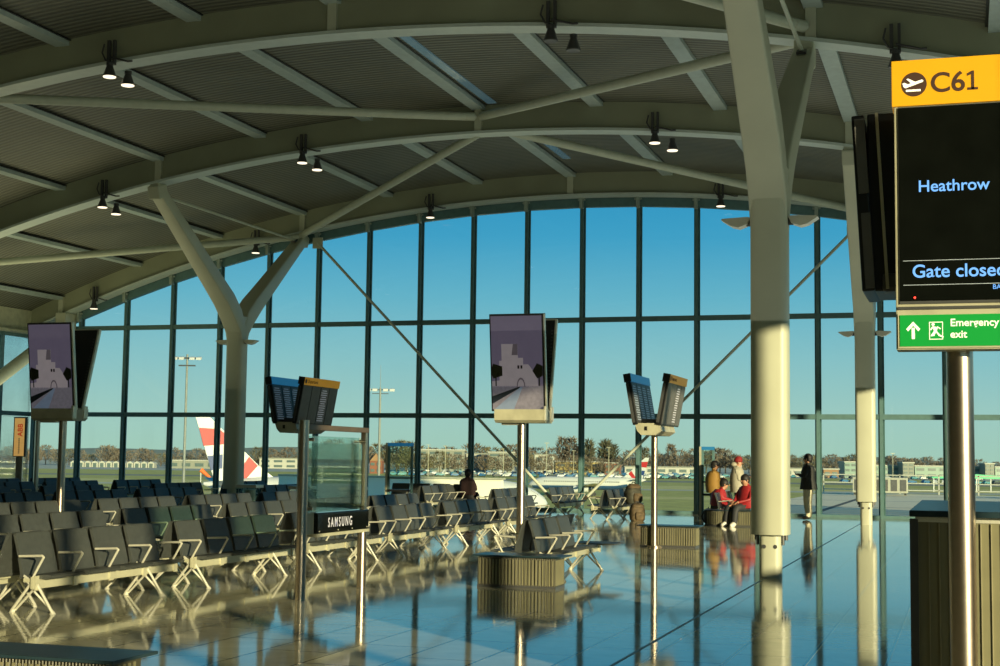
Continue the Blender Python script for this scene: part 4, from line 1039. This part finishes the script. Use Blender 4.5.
# green canopy on posts
e = empty('green_canopy', ow(pr(932, 420), 420), YAW, label='bright green canopy on white posts at the right', cat='canopy')
b = MB(); b.b2(0, 26, 0, 6, 3.9, 4.3); b.prism([(0, 4.3), (13, 5.2), (26, 4.3)], 'y', 0, 6); b.build('roof', bcol['canopy'], e)
b = MB()
for k in range(7): b.b2(.4+k*4.1, .65+k*4.1, .2, .5, 0, 3.9)
b.build('post', white, e)
# white sheds at left
e = None
for i in range(12):
    px = 74+i*7
    R0 = pr(px, 840); e = empty('arched_shed', ow(R0, 840), YAW, label='small white arched shed along the left airfield edge', cat='shed', group='white arched sheds on the left')
    b = MB(); pts = [(3.6*t/6, 2.6+1.0*math.sin(PI*t/6)) for t in range(7)]; b.prism([(0, 0)]+pts+[(3.6, 0)], 'y', 0, 8); b.build('shell', bcol['white'], e)
    b = MB(); b.b2(.8, 2.8, -.1, 0, 0, 2.4); b.build('door', winm, e)
building(170, 222, 830, 5, 10, 'grey', 'long low grey shed beside the left light mast', 1)
building(262, 300, 900, 7, 14, 'white', 'pale low houses right of the left tail fin', 2)
# windsock-like orange marker
e = empty('windsock', ow(pr(204, 330), 330), YAW, label='small orange windsock on the grass at left', cat='windsock')
b = MB(); b.tube((0, 0, 0), (0, 0, 4.6), .1, seg=8); b.build('pole', white, e)
b = MB(); b.tube((0, 0, 4.6), (2.2, 0, 2.8), .55, .25, seg=10); b.build('sock', mat('orange_sock', (.8, .16, .03), .6), e)
# light masts
M['mast'] = mat('mast_grey', (.22, .24, .21), .6)
def mast(px, D, h, label, tip=0, wd=.11):
    e = empty('light_mast', ow(pr(px, D), D), YAW, label=label, cat='light mast')
    b = MB(); b.tube((0, 0, 0), (0, 0, h), wd*1.2, wd*.7, seg=10)
    if tip: b.tube((0, 0, h), (0, 0, h+tip), .05, .02, seg=6)
    b.build('pole', M['mast'], e)
    b = MB(); s = D/110*.9; b.b2(-1.0*s, 1.0*s, -.08, .08, h-.35, h-.22); b.b2(-.7*s, .7*s, -.08, .08, h-.9, h-.8); b.build('crossarm', M['darkgrey'], e)
    for x in (-1.0, -.45, .45, 1.0):
        q = MB(); q.box((x*s, -.1, h-.3), (.42*s, .5, .22*s), Matrix.Rotation(.2, 3, 'X'), bev=.03); q.build('floodlight', white, e)
mast(187, 110, 15.6, 'tall light mast with floodlights at left between window bars')
mast(381, 215, 18.2, 'tall light mast with antenna left of centre', 3.4, .2)
for i, (px, D, h) in enumerate(((430, 600, 13), (447, 640, 13), (548, 560, 14), (610, 620, 13), (780, 620, 13), (893, 600, 12), (575, 700, 12), (505, 640, 12))):
    e = empty('lamp_post', ow(pr(px, D), D), YAW, label='thin distant lamp post by the far car park', cat='lamp post', group='thin lamp posts by the far car park')
    b = MB(); b.tube((0, 0, 0), (0, 0, h), .14, seg=6); b.build('pole', M['cream'], e); b = MB(); b.b2(-.9, .9, -.2, .2, h, h+.2); b.build('lamp_head', M['cream'], e)
# parked cars
def car_proto(col):
    e = empty('parked_car', (0, 0, 0), label='x', cat='car')
    b = MB(); b.prism([(-2.1, .3), (2.1, .3), (2.15, .7), (1.9, .9), (1.0, .98), (-2.0, 1.0), (-2.15, .7)], 'y', -.85, .85)
    b.prism([(-1.75, .98), (1.05, .98), (.4, 1.45), (-1.3, 1.48)], 'y', -.72, .72)
    b.build('body', col, e)
    b = MB(); b.prism([(-1.5, 1.02), (.8, 1.02), (.3, 1.38), (-1.2, 1.40)], 'y', -.74, .74); b.build('window', winm, e)
    b = MB()
    for x in (-1.3, 1.3): b.tube((x, -.88, .32), (x, .88, .32), .32, seg=10)
    b.build('wheel', M['black'], e)
    return e
cc = [('silver', mat('car_silver', (.50, .53, .52), .3)), ('blue', mat('car_blue', (.05, .16, .32), .3)), ('white', mat('car_white', (.7, .7, .66), .3)), ('dark', mat('car_dark', (.05, .06, .07), .3)), ('teal', mat('car_teal', (.10, .28, .32), .3))]
cp_ = [[car_proto(m), n, False] for n, m in cc]
rnd = random.Random(5)
for row, D, x0, x1, st in ((0, 640, 395, 700, 9), (1, 690, 395, 790, 9), (2, 745, 390, 985, 9), (3, 800, 400, 700, 12), (4, 590, 845, 1000, 9)):
    px = x0
    while px < x1:
        q = rnd.choice(cp_); o = q[0] if not q[2] else copy_tree(q[0]); q[2] = True
        o.location = ow(pr(px, D), D); o.rotation_euler = (0, 0, YAW+rnd.choice([.4, .5, 1.2])); o['label'] = '%s car parked in the distant car park' % q[1]; o['group'] = '%s cars in the distant car park' % q[1]
        px += st+rnd.choice([0, 0, 0, 1, 6])

# ------------------------------------------------------------------ world, sun, camera
W = bpy.data.worlds.new('World'); scene.world = W; W.use_nodes = True; n = W.node_tree
bg = n.nodes['Background']; tc = n.nodes.new('ShaderNodeTexCoord'); sx = n.nodes.new('ShaderNodeSeparateXYZ'); L(n, tc, 'Generated', sx, 'Vector')
r = n.nodes.new('ShaderNodeValToRGB'); cr = r.color_ramp
def s2l(c): return tuple((v/255/12.92 if v/255 <= .04045 else ((v/255+.055)/1.055)**2.4) for v in c)+(1,)
cr.elements[0].position = 0; cr.elements[0].color = s2l((165, 200, 184)); cr.elements[1].position = 1; cr.elements[1].color = s2l((24, 80, 120))
for p_, c_ in ((.03, (160, 199, 192)), (.07, (136, 190, 198)), (.11, (102, 176, 200)), (.15, (66, 158, 198)), (.19, (44, 146, 194)), (.3, (30, 125, 172)), (.5, (28, 104, 150))):
    el = cr.elements.new(p_); el.color = s2l(c_)
L(n, sx, 'Z', r, 'Fac'); L(n, r, 'Color', bg, 'Color'); bg.inputs['Strength'].default_value = 1.08
sun = bpy.data.lights.new('sun', 'SUN'); sun.energy = 7.0; sun.angle = math.radians(.6); sun.color = (1, .87, .52)
so = bpy.data.objects.new('sun', sun); C.objects.link(so)
el = math.radians(8.7); az = Vector((.73, -.68, 0)).normalized()
d = Vector((az.x*math.cos(el), az.y*math.cos(el), math.sin(el)))
so.rotation_euler = d.to_track_quat('Z', 'Y').to_euler(); so.location = (0, 0, 30)
# added area fill brightening the ceiling, in place of floor bounce (faces upward only)
def area(loc, size, rot, e_, col):
    a = bpy.data.lights.new('ceiling_fill', 'AREA'); a.shape = 'RECTANGLE'; a.size, a.size_y = size; a.energy = e_; a.color = col
    o = bpy.data.objects.new('ceiling_fill', a); C.objects.link(o); o.location = loc; o.rotation_euler = rot
    return o
area((-19.5, 22, 3.45), (18, 38), (PI, 0, 0), 145, (1, .98, .72))
area((-2, 22, 3.45), (17, 38), (PI, 0, 0), 520, (1, 1, .84))
area((-26, 36, 3.4), (7, 9), (PI, 0, 0), 190, (1, .92, .5))  # extra warm fill, in place of sun bounced onto the far left ceiling

cam = bpy.data.cameras.new('camera'); co = bpy.data.objects.new('camera', cam); C.objects.link(co)
cam.sensor_width = 36; cam.sensor_fit = 'HORIZONTAL'; cam.lens = 36*1454.93/1000; cam.clip_end = 6000; cam.clip_start = .1
yaw, pitch, roll = .30932, .085835, -.01265
fw = Vector((-math.sin(yaw)*math.cos(pitch), math.cos(yaw)*math.cos(pitch), math.sin(pitch))); rt = Vector((math.cos(yaw), math.sin(yaw), 0)); up = rt.cross(fw)
c_, s_ = math.cos(roll), math.sin(roll)
r2 = rt*c_-up*s_; u2 = rt*s_+up*c_
mw = Matrix((r2, u2, -fw)).transposed().to_4x4(); mw.translation = (0, 0, 1.56)
co.matrix_world = mw; scene.camera = co
scene.view_settings.view_transform = 'Standard'; scene.view_settings.look = 'None'
scene.view_settings.exposure = 0.0
scene.cycles.max_bounces = 8; scene.cycles.transparent_max_bounces = 12; scene.cycles.use_denoising = True
scene.cycles.sample_clamp_indirect = 6
